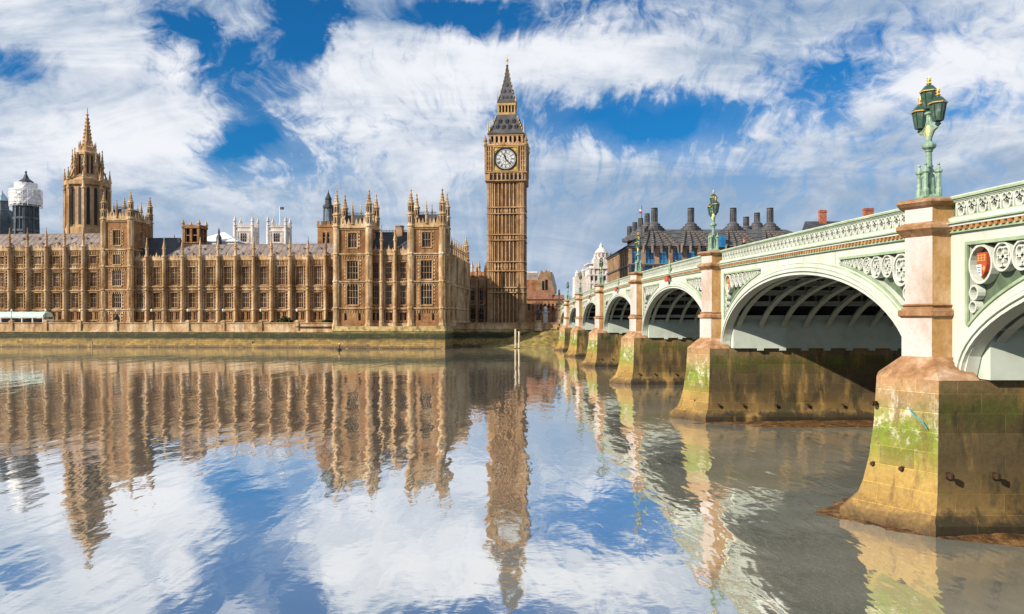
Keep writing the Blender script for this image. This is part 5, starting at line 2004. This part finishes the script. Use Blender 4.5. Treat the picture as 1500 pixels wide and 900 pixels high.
# people on the bridge
def skin_person(name, label, loc, rz, coat, legs, hair='hair', stride=.18, group='people on the bridge'):
    J = [(0, 0, .95), (0, 0, 1.15), (0, .01, 1.38), (0, .0, 1.50), (0, -.03, 1.58), (0, -.03, 1.70),
         (.10, 0, .90), (.11, stride * .5, .50), (.11, stride * .3 + .04, .08), (.11, stride * .3 - .14, .04),
         (-.10, 0, .90), (-.11, -stride * .5, .50), (-.11, -stride * .6 + .06, .08), (-.11, -stride * .6 - .12, .04),
         (.20, .01, 1.40), (.25, -stride * .2, 1.13), (.25, -stride * .7 - .05, .90), (.25, -stride * .8 - .08, .81),
         (-.20, .01, 1.40), (-.25, stride * .2, 1.13), (-.25, stride * .4 - .05, .90), (-.25, stride * .4 - .10, .81)]
    E = [(0, 1), (1, 2), (2, 3), (3, 4), (4, 5), (0, 6), (6, 7), (7, 8), (8, 9), (0, 10), (10, 11), (11, 12), (12, 13), (2, 14), (14, 15), (15, 16), (16, 17), (2, 18), (18, 19), (19, 20), (20, 21)]
    rad = [.15, .135, .15, .06, .085, .085, .095, .065, .045, .035, .095, .065, .045, .035, .065, .048, .036, .03, .065, .048, .036, .03]
    me = bpy.data.meshes.new('person')
    me.from_pydata(J, E, [])
    o = bpy.data.objects.new('person', me)
    COL.objects.link(o)
    sk = o.modifiers.new('skin', 'SKIN')
    lay = me.skin_vertices[0].data if me.skin_vertices else None
    if lay is None:
        bm = bmesh.new()
        bm.from_mesh(me)
        bm.verts.layers.skin.verify()
        bm.to_mesh(me)
        bm.free()
        lay = me.skin_vertices[0].data
    for k, r_ in enumerate(rad):
        lay[k].radius = (r_, r_ * .85)
        lay[k].use_root = (k == 0)
    sb = o.modifiers.new('sub', 'SUBSURF')
    sb.levels = 1
    sb.render_levels = 1
    dg = bpy.context.evaluated_depsgraph_get()
    m2 = bpy.data.meshes.new_from_object(o.evaluated_get(dg))
    bpy.data.objects.remove(o)
    for mm in (coat, legs, 'skin', 'black'):
        m2.materials.append(M[mm])
    for p in m2.polygons:
        c = p.center
        p.material_index = 2 if (c.z > 1.48 or (abs(c.x) > .19 and c.z < .9)) else (0 if c.z > .82 else (3 if c.z < .1 else 1))
        p.use_smooth = True
    ob = put('person', m2, None, loc, rz)
    tag(ob, label, 'person', group)
    hm = MB()
    hm.lathe(0, 0, [(.02, 1.80), (.07, 1.785), (.10, 1.73), (.105, 1.66), (.09, 1.60), (.05, 1.585)], 12)
    hb_ = hm.build('hair', hair, ob, (0, .015, 0), smooth=True)
    f = MB()
    f.box(-.012, .012, -.135, -.10, 1.64, 1.68, 0)
    for s_ in (-1, 1):
        f.lathe(s_ * .035, -.112, [(.002, 1.675), (.012, 1.685), (.012, 1.695), (.002, 1.705)], 6, mi=1)
        f.box(s_ * .092 - .01, s_ * .092 + .01, -.045, -.01, 1.63, 1.69, 0)
    f.box(-.025, .025, -.114, -.10, 1.605, 1.613, 2)
    f.build('face', ['skin', 'black', 'red'], ob)
    return ob


for x_, y_, rz_, coat, legs, hair, lb in [
        (19.6, 90.6, 2.4, 'black', 'slate', 'hair', 'person in black coat, nearest the second pier lamp of the group left of it'),
        (20.3, 93.4, .4, 'brick', 'slate', 'hair', 'person in rust-red coat walking just behind the black-coated one'),
        (19.5, 65.0, .3, 'black', 'black', 'red', 'person in black coat with red hat above the second arch'),
        (20.0, 132.5, 2.9, 'red', 'slate', 'hair', 'person in red coat on the bridge between third and fourth lamps'),
        (19.6, 104.0, .2, 'mint_deep', 'black', 'hair', 'person in dark green coat on the bridge closest to the third lamp'),
        (19.9, 101.0, 2.7, 'slate', 'black', 'hair', 'person in slate jacket just right of the green-coated one')]:
    skin_person('person', lb, (x_, y_, zcor(y_) + .44), rz_, coat, legs, hair)

# ------------------------------------------------------------------ brown office building with chimneys
DP = 295.0


def oz(y, D=DP):
    return CH + (HY - y) * D / F


OXL = 47.0
t = thing('office_building', 'brown roofed office building with tall round chimneys and blue glass behind the bridge', 'building', (0, 0, 0))
XR = OXL + 74
YB = DP + 62
eave, ridge = oz(361), oz(336, DP + 12)
w = MB()
# front wall as piers with windows between
nb = 15
bwid = (XR - OXL) / nb
holes = []
for i in range(nb):
    x = OXL + (i + .5) * bwid
    holes.append((x - bwid * .33, x + bwid * .33, oz(386), oz(366)))
    holes.append((x - bwid * .33, x + bwid * .33, oz(412), oz(390)))
    holes.append((x - bwid * .33, x + bwid * .33, 8.5, oz(416)))
w.pierced(OXL, XR, GZ, eave, holes, DP, .8)
for z in (eave - .3, oz(388), oz(414)):
    w.box(OXL, XR, DP - .5, DP + .05, z - .3, z + .3, 1)
for i in range(nb + 1):
    x = OXL + i * bwid
    w.box(x - .45, x + .45, DP - .55, DP + .05, GZ, oz(389), 1)
w.quad((XR, DP, GZ), (XR, YB, GZ), (XR, YB, eave), (XR, DP, eave))
w.quad((OXL, YB, GZ), (XR, YB, GZ), (XR, YB, eave), (OXL, YB, eave))
w.T = Matrix.Translation((OXL, YB, 0)) @ Matrix.Rotation(-PI / 2, 4, 'Z')
hl2 = []
nl = 14
lw2 = (YB - DP) / nl
for i in range(nl):
    x = (i + .5) * lw2
    for a_, b_ in ((oz(386), oz(366)), (oz(412), oz(390)), (9.0, oz(416))):
        hl2.append((x - lw2 * .26, x + lw2 * .26, a_, b_))
w.pierced(0, YB - DP, GZ, eave, hl2, 0, .8)
for z in (eave - .3, oz(388), oz(414)):
    w.box(0, YB - DP, -.4, .05, z - .3, z + .3, 1)
w.T = None
w.build('wall', ['stone_brown', 'iron_roof'], t)
for a_, b_, c, d_ in holes:
    window(t, (a_ + b_) / 2, c, b_ - a_, d_ - c, 2, 2, DP, frame='slate', glass='blue_glass', arch=False, depth=.5)
for a_, b_, c, d_ in hl2:
    P = Matrix.Translation((OXL, YB, 0)) @ Matrix.Rotation(-PI / 2, 4, 'Z') @ Vector(((a_ + b_) / 2, 0, c))
    window(t, 0, c, b_ - a_, d_ - c, 2, 2, pos=tuple(P), rz=-PI / 2, frame='slate', glass='glass_pale', arch=False, depth=.5)
# hipped roof with ribs
w = MB()
rx0, rx1, ry0, ry1 = OXL + 13, XR - 13, DP + 13, YB - 13
w.loft([[(OXL - .8, DP - .8, eave), (XR + .8, DP - .8, eave), (XR + .8, YB + .8, eave), (OXL - .8, YB + .8, eave)],
        [(rx0, ry0, ridge), (rx1, ry0, ridge), (rx1, ry1, ridge), (rx0, ry1, ridge)]])
FC = [958.6, 1012, 1074, 1128]
for pxc in FC:
    xc = (pxc - VX) * (DP + 12) / F
    for k in range(-2, 3):
        w.bar((xc + k * 1.15, ry0 - .6, ridge - .1), (xc + k * 3.1, DP - .9, eave + .15), 1.15, .7, 1)
        w.bar((xc + k * 3.1, DP - .9, eave + .3), (xc + k * 3.2, DP - 1.1, oz(371)), .8, .5, 1)
        for q_ in range(1, 8):
            f = q_ / 8
            xx = xc + k * (1.15 + (3.1 - 1.15) * f)
            yy = ry0 - .6 + (DP - .9 - ry0 + .6) * f
            zz = ridge - .1 + (eave + .25 - ridge) * f
            w.box(xx - .62, xx + .62, yy - .5, yy + .2, zz + .05, zz + .48, 0)
for k in range(16):
    y = DP + 2 + (YB - DP - 4) * k / 15
    yc_ = min(max(y, ry0), ry1)
    w.bar((rx0 - .2, yc_, ridge), (OXL - .8, y, eave + .1), .5, .6)
for f in (.25, .5, .75):
    z = eave + (ridge - eave) * f
    w.box(OXL - .8 + f * 13.8, XR + .8 - f * 13.8, DP - 1.0 + f * 13.8, DP - .4 + f * 13.8, z - .08, z + .12)
w.build('roof', ['iron_roof', 'rib_bronze'], t)
w = MB()
for px0, px1 in ((1040, 1060), (1046, 1056)):
    pass
xa, xb = (1041 - VX) * DP / F, (1062 - VX) * DP / F
w.box(xa, xb, DP - 1.0, DP + 4, oz(361) - .4, oz(346))
w.build('glazed_dormer', 'blue_glass', t)


def chimney(px, D, ytop, ybase, skirt, sc=1.0):
    x = (px - VX) * D / F
    zt, zb = oz(ytop, D), oz(ybase, D)
    p = MB()
    r = 1.12 * sc
    p.lathe(x, D, [(r, zb - 3), (r, zt - 1.2), (r * 1.12, zt - 1.0), (r * 1.12, zt - .5), (r * .95, zt - .4), (r * 1.15, zt - .2), (r * 1.15, zt)], 16)
    for j in range(12):
        a_ = 2 * PI * j / 12
        p.bar((x + r * 1.02 * math.cos(a_), D + r * 1.02 * math.sin(a_), zb), (x + r * 1.02 * math.cos(a_), D + r * 1.02 * math.sin(a_), zt - 1.1), .22)
    for k in range(4):
        z = zb + (zt - zb) * (.2 + .2 * k)
        p.lathe(x, D, [(r * 1.06, z), (r * 1.06, z + .25)], 16)
    p.lathe(x, D, [(r * .8, zt), (r * .8, zt + .05)], 16, mi=1)
    if skirt:
        z0_ = ridge - .2 if D > 300 else zb - 3
        p.lathe(x, D, [(3.7 * sc, z0_ - .8), (3.8 * sc, z0_ + .4), (3.8 * sc, z0_ + .7), (3.1 * sc, z0_ + .75), (3.0 * sc, zb - .7), (3.1 * sc, zb - .6), (3.1 * sc, zb - .35), (2.4 * sc, zb - .3), (2.2 * sc, zb + .4), (2.3 * sc, zb + .5), (1.6 * sc, zb + 1.0), (r, zb + 1.5)], 16)
    p.build('chimney', ['iron_roof', 'black'], t)


for pxc in FC:
    chimney(pxc, DP + 14, 305, 331, True)
for pxc, yt, D in ((948, 313, 330), (938.5, 320, 336), (930, 326, 342), (922, 332, 348)):
    chimney(pxc, D, yt, yt + 18, True, .85)
for pxc, yt, D in ((1093, 318, 330), (1109, 312, 330)):
    chimney(pxc, D, yt, yt + 18, True, .95)
t = thing('flagpole', 'flagpole with small red and white flag before the brown office chimneys', 'flagpole', ((940 - VX) * 300 / F, 300, oz(360, 300)))
w = MB()
w.lathe(0, 0, [(.2, 0), (.12, oz(301, 300) - oz(360, 300))], 8)
w.build('pole', 'slate', t)
w = MB()
zf = oz(313, 300) - oz(360, 300)
w.box(-1.0, -.1, -.03, .03, zf, zf + .8, 0)
w.box(-.95, -.1, -.03, .03, zf + .8, zf + 1.5, 1)
w.build('flag', ['red', 'white'], t)

# white domed building
DW = 420.0
t = thing('domed_building', 'white Baroque building with stepped towers and small domes left of brown offices', 'building', ((882 - VX) * DW / F, DW, 0))
w = MB()


def wz(y):
    return CH + (HY - y) * DW / F


w.box(-7, 9, 0, 20, GZ, wz(394))
w.box(-4.5, 5, -1, 8, wz(394), wz(380))
for z in (394, 387, 404, 416):
    w.box(-7.4, 9.4, -.5, 20, wz(z), wz(z) + .6)
for x in (-6.4, -4.2, -2, .2, 2.4, 4.6, 6.8):
    w.box(x - .4, x + .4, -.4, .1, GZ, wz(394))
w.build('wall', 'stone_white', t)
for x in (-5.3, -3.1, -.9, 1.3, 3.5, 5.7):
    w = MB()
    w.box(x - .55, x + .55, -.08, .3, wz(411), wz(405))
    w.build('window', 'glass_pale', t)
w = MB()
w.lathe(0, 4, [(4.0, wz(380)), (4.0, wz(378)), (3.3, wz(377)), (3.3, wz(371)), (3.8, wz(370)), (3.3, wz(369)), (2.6, wz(366)), (1.6, wz(363)), (1.0, wz(362)), (1.0, wz(359)), (.4, wz(357)), (.05, wz(354))], 12)
for j in range(12):
    a_ = 2 * PI * j / 12
    w.lathe(3.5 * math.cos(a_), 4 + 3.5 * math.sin(a_), [(.35, wz(377)), (.35, wz(371))], 6)
w.build('tower', 'stone_white', t)
w = MB()
w.lathe(5.3, 6, [(3.8, wz(394)), (3.8, wz(386)), (4.2, wz(385)), (3.8, wz(384)), (3.5, wz(380)), (2.6, wz(376)), (1.3, wz(373.5)), (.5, wz(373)), (.5, wz(371)), (.05, wz(368))], 16)
w.build('dome', 'copper', t)
for x, yy in ((-5.5, 388), (-3.6, 376), (4.0, 378)):
    w = MB()
    w.lathe(x, 1, [(1.3, wz(395)), (1.3, wz(yy + 5)), (1.6, wz(yy + 4.5)), (1.2, wz(yy + 3)), (.6, wz(yy + 1)), (.1, wz(yy - 2))], 8)
    w.build('turret', 'stone_white', t)
w = MB()
w.box(-14, -7.2, 1, 14, GZ, wz(405))
for x, yy in ((-12.8, 399), (-9.6, 396)):
    w.lathe(x, 2, [(1.1, wz(406)), (1.1, wz(yy + 2)), (1.3, wz(yy + 1.5)), (.8, wz(yy)), (.1, wz(yy - 3))], 8)
w.build('side_wing', 'stone_white', t)

# gabled brown building right of the clock tower
DG = 330.0


def gz(y):
    return CH + (HY - y) * DG / F


def gx(px):
    return (px - VX) * DG / F


t = thing('gabled_building', 'brown stone building with stepped gable and pale roof just right of the clock tower', 'building', (0, DG, 0))
w = MB()
w.xzpoly([(gx(788), GZ), (gx(814), GZ), (gx(813), gz(428)), (gx(808), gz(412)), (gx(806), gz(396)), (gx(803), gz(398)), (gx(800), gz(395)), (gx(797), gz(400)), (gx(793), gz(396)), (gx(790), gz(405)), (gx(788), gz(415))], 0, 12)
w.box(gx(794), gx(797), -.1, .2, gz(425), gz(412), 1)
w.box(gx(798.5), gx(802), -.1, .2, gz(425), gz(410), 1)
w.build('wall', ['stone_brown', 'glass'], t)
w = MB()
w.box(gx(766), gx(789), 1, 10, GZ, gz(410))
w.yzpoly([(1, gz(410)), (5, gz(398)), (10, gz(410))], gx(766), gx(788.5), 1)
w.box(gx(766), gx(788), 4.8, 5.3, gz(399), gz(397), 2)
w.build('side_range', ['stone_pink', 'roof', 'white'], t)
w = MB()
w.xzpoly([(gx(808), gz(425)), (gx(808), gz(396)), (gx(812), gz(404)), (gx(816), gz(420)), (gx(816), gz(430))], 2, 9)
w.build('lean_to_roof', 'white', t)
t = thing('terrace_house', 'low red-roofed pink house in front of the gabled brown building', 'house', (0, DG - 14, 0))
w = MB()
w.box(gx(770), gx(823), 0, 8, GZ, gz(440))
for k in range(9):
    x = gx(772) + k * 1.55
    w.box(x, x + .6, -.06, .2, gz(455), gz(446), 1)
w.build('wall', ['stone_pink', 'glass'], t)
w = MB()
w.yzpoly([(-.4, gz(440)), (4, gz(427)), (8.4, gz(440))], gx(770) - .2, gx(806))
w.yzpoly([(-.4, gz(440)), (4, gz(433)), (8.4, gz(440))], gx(806) + .05, gx(823))
w.build('roof', 'dull_tiles', t)

# houses with brick chimneys behind the bridge
for px, yt, D, lb, wdt in ((1212, 304, 200, 'slate-roofed house with narrow red brick chimney showing above the bridge parapet', 1.5),
                           (1280, 301, 180, 'house with squat red brick chimney peeping over the parapet near the big lamp', 2.1)):
    pass


def chimney_house(px, yt, D, lb, wdt):
    X = (px - VX) * D / F
    t = thing('terrace_house', lb, 'house', (X, D, 0), 0, 'houses beyond the bridge')
    zt = CH + (HY - yt) * D / F
    w = MB()
    w.box(-6, 8, 0, 9, GZ, zt - 9)
    w.build('wall', 'brick', t)
    w = MB()
    w.yzpoly([(-.4, zt - 9.1), (4.5, zt - 4.2), (9.4, zt - 9.1)], -6.3, 8.3)
    rf_ = w.build('roof', 'slate', t)
    w = MB()
    w.box(-wdt / 2, wdt / 2, 3.6, 5.2, zt - 8, zt - .5)
    w.box(-wdt / 2 - .15, wdt / 2 + .15, 3.45, 5.35, zt - 1.1, zt - .7)
    w.box(-wdt / 2 - .1, wdt / 2 + .1, 3.5, 5.3, zt - .5, zt - .25)
    for k in range(3):
        w.lathe(-wdt / 2 + .25 + k * (wdt - .5) / 2, 4.4, [(.17, zt - .25), (.14, zt + .1)], 8)
    w.build('chimney', 'brick', rf_)
    for k in range(4):
        w = MB()
        w.box(-5 + k * 3.4, -3.7 + k * 3.4, -.06, .2, 10, 12.4)
        w.build('window', 'glass', t)


chimney_house(1212, 305, 290, 'slate-roofed house with narrow red brick chimney showing above the bridge parapet', 2.4)
chimney_house(1280, 302, 285, 'house with squat red brick chimney peeping over the parapet near the big lamp', 3.3)

# ------------------------------------------------------------------ trees, statue, marquee, terrace lamps, piles


def bare_tree(loc, h, label, seed):
    rnd = random.Random(seed)
    t = thing('bare_tree', label, 'tree', loc, 0, 'bare trees by the far bridge end')
    tk, cw = MB(), MB()

    def grow(w, p, d_, L, r_, depth):
        q_ = p + d_ * L
        w.tube([p, (p + q_) / 2 + Vector((rnd.uniform(-.05, .05) * L, rnd.uniform(-.05, .05) * L, 0)), q_], [r_, r_ * .85, r_ * .7], 5)
        if depth == 0:
            return
        for _ in range(3 if depth > 1 else 4):
            nd = (d_ + Vector((rnd.uniform(-.75, .75), rnd.uniform(-.75, .75), rnd.uniform(-.1, .5)))).normalized()
            grow(cw, p + d_ * L * rnd.uniform(.6, 1), nd, L * rnd.uniform(.6, .8), r_ * .6, depth - 1)
    grow(tk, Vector((0, 0, 0)), Vector((0, 0, 1)), h * .3, h * .02, 4)
    tk.build('trunk', 'bark', t)
    cw.build('crown', 'bark', t)


for px, D, h, lb in ((781, 268, 11, 'bare brown tree beside the clock tower foot'), (790, 300, 13, 'taller bare tree before the gabled building'),
                     (800, 276, 9, 'low bare tree left of the last bridge lamps'), (827, 310, 15, 'wide bare tree behind the far end of the bridge'), (843, 330, 15, 'bare tree showing over the bridge below the white building')):
    bare_tree(((px - VX) * D / F, D, GZ), h, lb, int(px))

t = thing('statue', 'dark draped figure on a stone pedestal at the embankment by the bridge end', 'statue', ((788.5 - VX) * 250.3 / F, 250.3, 4.8))
w = MB()
w.loft([sq(1.2, 0), sq(1.2, .5), sq(.85, .8), sq(.8, 2.9), sq(1.0, 3.1), sq(1.0, 3.3)])
w.build('pedestal', 'stone_pale', t)
w = MB()
w.lathe(0, 0, [(.62, 3.3), (.6, 3.6), (.55, 4.4), (.42, 4.9), (.55, 5.4), (.5, 5.75), (.2, 5.95), (.17, 6.05), (.26, 6.2), (.27, 6.4), (.14, 6.6), (.02, 6.65)], 12)
w.bar((.45, 0, 5.6), (.75, -.35, 4.8), .22)
w.bar((-.45, 0, 5.6), (-.6, -.3, 4.9), .22)
w.build('figure', 'bronze', t, smooth=True)
t = thing('gate_pier', 'white stone gate pier with ball finial near the far bridge end', 'pillar', ((799 - VX) * 262 / F, 262, GZ))
w = MB()
w.loft([sq(.9, 0), sq(.9, .6), sq(.7, .8), sq(.7, 4.0), sq(1.0, 4.3), sq(1.0, 4.6)])
w.build('pier', 'stone_white', t)
w = MB()
w.lathe(0, 0, [(.3, 4.6), (.3, 4.9), (.62, 5.3), (.62, 5.7), (.3, 6.1), (.05, 6.3)], 10)
w.build('ball_finial', 'stone_white', t)

# marquee on the terrace
t = thing('marquee', 'long pale green and white marquee on the palace terrace', 'marquee', PW(0, 6), PR)
xa, xb = U(-60, 6), U(63, 6)
w = MB()
n = int((xb - xa) / 3.4)
prof = [(-.2, 9.1), (.3, 9.9), (1.3, 10.5), (2.6, 10.7), (3.9, 10.5), (4.8, 9.9), (5.2, 9.1)]
for k in range(n):
    x0_, x1_ = xa + (xb - xa) * k / n, xa + (xb - xa) * (k + 1) / n
    w.loft([[(x0_ + .04, y, z) for y, z in prof], [((x0_ + x1_) / 2, y, z + .12) for y, z in prof], [(x1_ - .04, y, z) for y, z in prof]])
w.build('roof', 'awning', t)
w = MB()
for k in range(n + 1):
    x = xa + (xb - xa) * k / n
    w.box(x - .08, x + .08, -.08, .08, TZ, 9.2)
    w.box(x - .08, x + .08, 4.95, 5.1, TZ, 9.2)
w.box(xa, xb, -.06, .06, 8.8, 9.1)
w.build('frame', 'white', t)
for k in range(n):
    x0_, x1_ = xa + (xb - xa) * k / n, xa + (xb - xa) * (k + 1) / n
    w = MB()
    w.box(x0_ + .3, x1_ - .3, .0, .05, TZ + .8, 8.6)
    w.build('window', 'glass', t)
w = MB()
w.box(xa, xb, .06, 5.0, TZ, 8.5)
w.build('wall', 'white', t)

# terrace lamps
t0 = None
ordn = ['at the far left beside the marquee', 'where the white marquee ends', 'in front of the tall left wing', 'under the single square tower', 'just right of the single square tower',
        'below the small turreted tower', 'below the white hipped roof', 'below the right abbey tower', 'nearest the twin river towers']
for i, px in enumerate(posts[:9]):
    lb = 'slim black terrace lamp on the river wall ' + ordn[i]
    loc = PW(U(px, 3.3), 3.3, 8.15)
    if t0 is None:
        t0 = thing('terrace_lamp', lb, 'lamp post', loc, 0, 'lamps along the palace terrace')
        w = MB()
        w.lathe(0, 0, [(.16, 0), (.1, .3), (.07, .5), (.06, 2.4), (.12, 2.5)], 8)
        w.build('post', 'black', t0)
        w = MB()
        w.lathe(0, 0, [(.12, 2.5), (.24, 2.65), (.3, 3.1), (.2, 3.25), (.03, 3.4)], 8)
        w.build('lantern', 'white', t0)
    else:
        dup(t0, loc, 0, lb, 'lamps along the palace terrace')

# shrubs in tubs along the terrace
sm = MB()
rnd = random.Random(3)
for _ in range(420):
    a_, b_ = rnd.uniform(0, 2 * PI), rnd.uniform(0, PI / 2)
    r_ = rnd.uniform(.5, 1.0)
    p = Vector((r_ * 1.3 * math.cos(a_) * math.cos(b_), r_ * .8 * math.sin(a_) * math.cos(b_), r_ * 1.5 * math.sin(b_)))
    u_ = Vector((rnd.uniform(-1, 1), rnd.uniform(-1, 1), rnd.uniform(-1, 1))).normalized() * .2
    v_ = u_.cross(Vector((rnd.uniform(-1, 1), rnd.uniform(-1, 1), 1))).normalized() * .14
    sm.add([p - u_, p + v_, p + u_, p - v_], [(0, 1, 2, 3)])
sm = sm.mesh('shrub', 'leaf')
for px, s_, lb in ((138, .8, 'small round shrub left of the single square tower door'), (92, .7, 'small terrace shrub next to the marquee end'), (205, .75, 'small terrace shrub just right of the single square tower'),
                   (345, .8, 'small terrace shrub below the abbey'), (399, .85, 'round terrace shrub with a wide dark neighbour on its right'), (418, 1.5, 'widest dark terrace shrub in front of the long wing'), (481, 1.2, 'dark terrace shrub against the left river tower')):
    o = put('shrub', sm, None, PW(U(px, 5.2), 5.2, TZ), px)
    o.scale = (s_ * 1.6, s_, s_ * 1.25)
    tag(o, lb, 'shrub', 'shrubs on the palace terrace')

# piles and markers in the river
for px, lb, zt in ((755.2, 'pale timber mooring pile, left and taller of the pair in the river', 6.3), (760.5, 'pale timber mooring pile, right and shorter of the pair', 5.8)):
    D = 176
    w = MB()
    w.lathe(0, 0, [(.22, -1), (.22, zt - .1), (.16, zt)], 10)
    w.lathe(0, 0, [(.235, 2.0), (.235, 2.2)], 10, mi=1)
    tag(w.build('mooring_pile', ['wood_white', 'rust'], None, ((px - VX) * D / F, D, 0)), lb, 'post', 'mooring piles in the river')
for px, D, lb in ((135, 238, 'small weathered marker post standing in water below the left palace wing'), (369, 240, 'small weathered marker post standing in water below the abbey towers')):
    w = MB()
    w.lathe(0, 0, [(.16, -1), (.15, 1.5), (.28, 1.55), (.28, 1.75), (.05, 1.9)], 8)
    tag(w.build('marker_post', 'stone_pale', None, ((px - VX) * D / F, D, 0)), lb, 'post', 'marker posts in the river')
t = thing('buoy', 'tiny red and white topped marker buoy floating before the left river tower', 'buoy', ((497 - VX) * 221 / F, 221, 0))
w = MB()
w.lathe(0, 0, [(.2, -.4), (.6, -.2), (.6, .35), (.25, .5), (.12, .7), (.12, 1.0)], 12)
w.build('float', 'black', t)
w = MB()
w.lathe(0, 0, [(.16, 1.0), (.3, 1.1), (.3, 1.45), (.1, 1.6)], 12)
w.build('light', 'red', t)
w = MB()
w.lathe(0, 0, [(.14, 1.6), (.18, 1.9), (.04, 2.0)], 12)
w.build('cap', 'white', t)
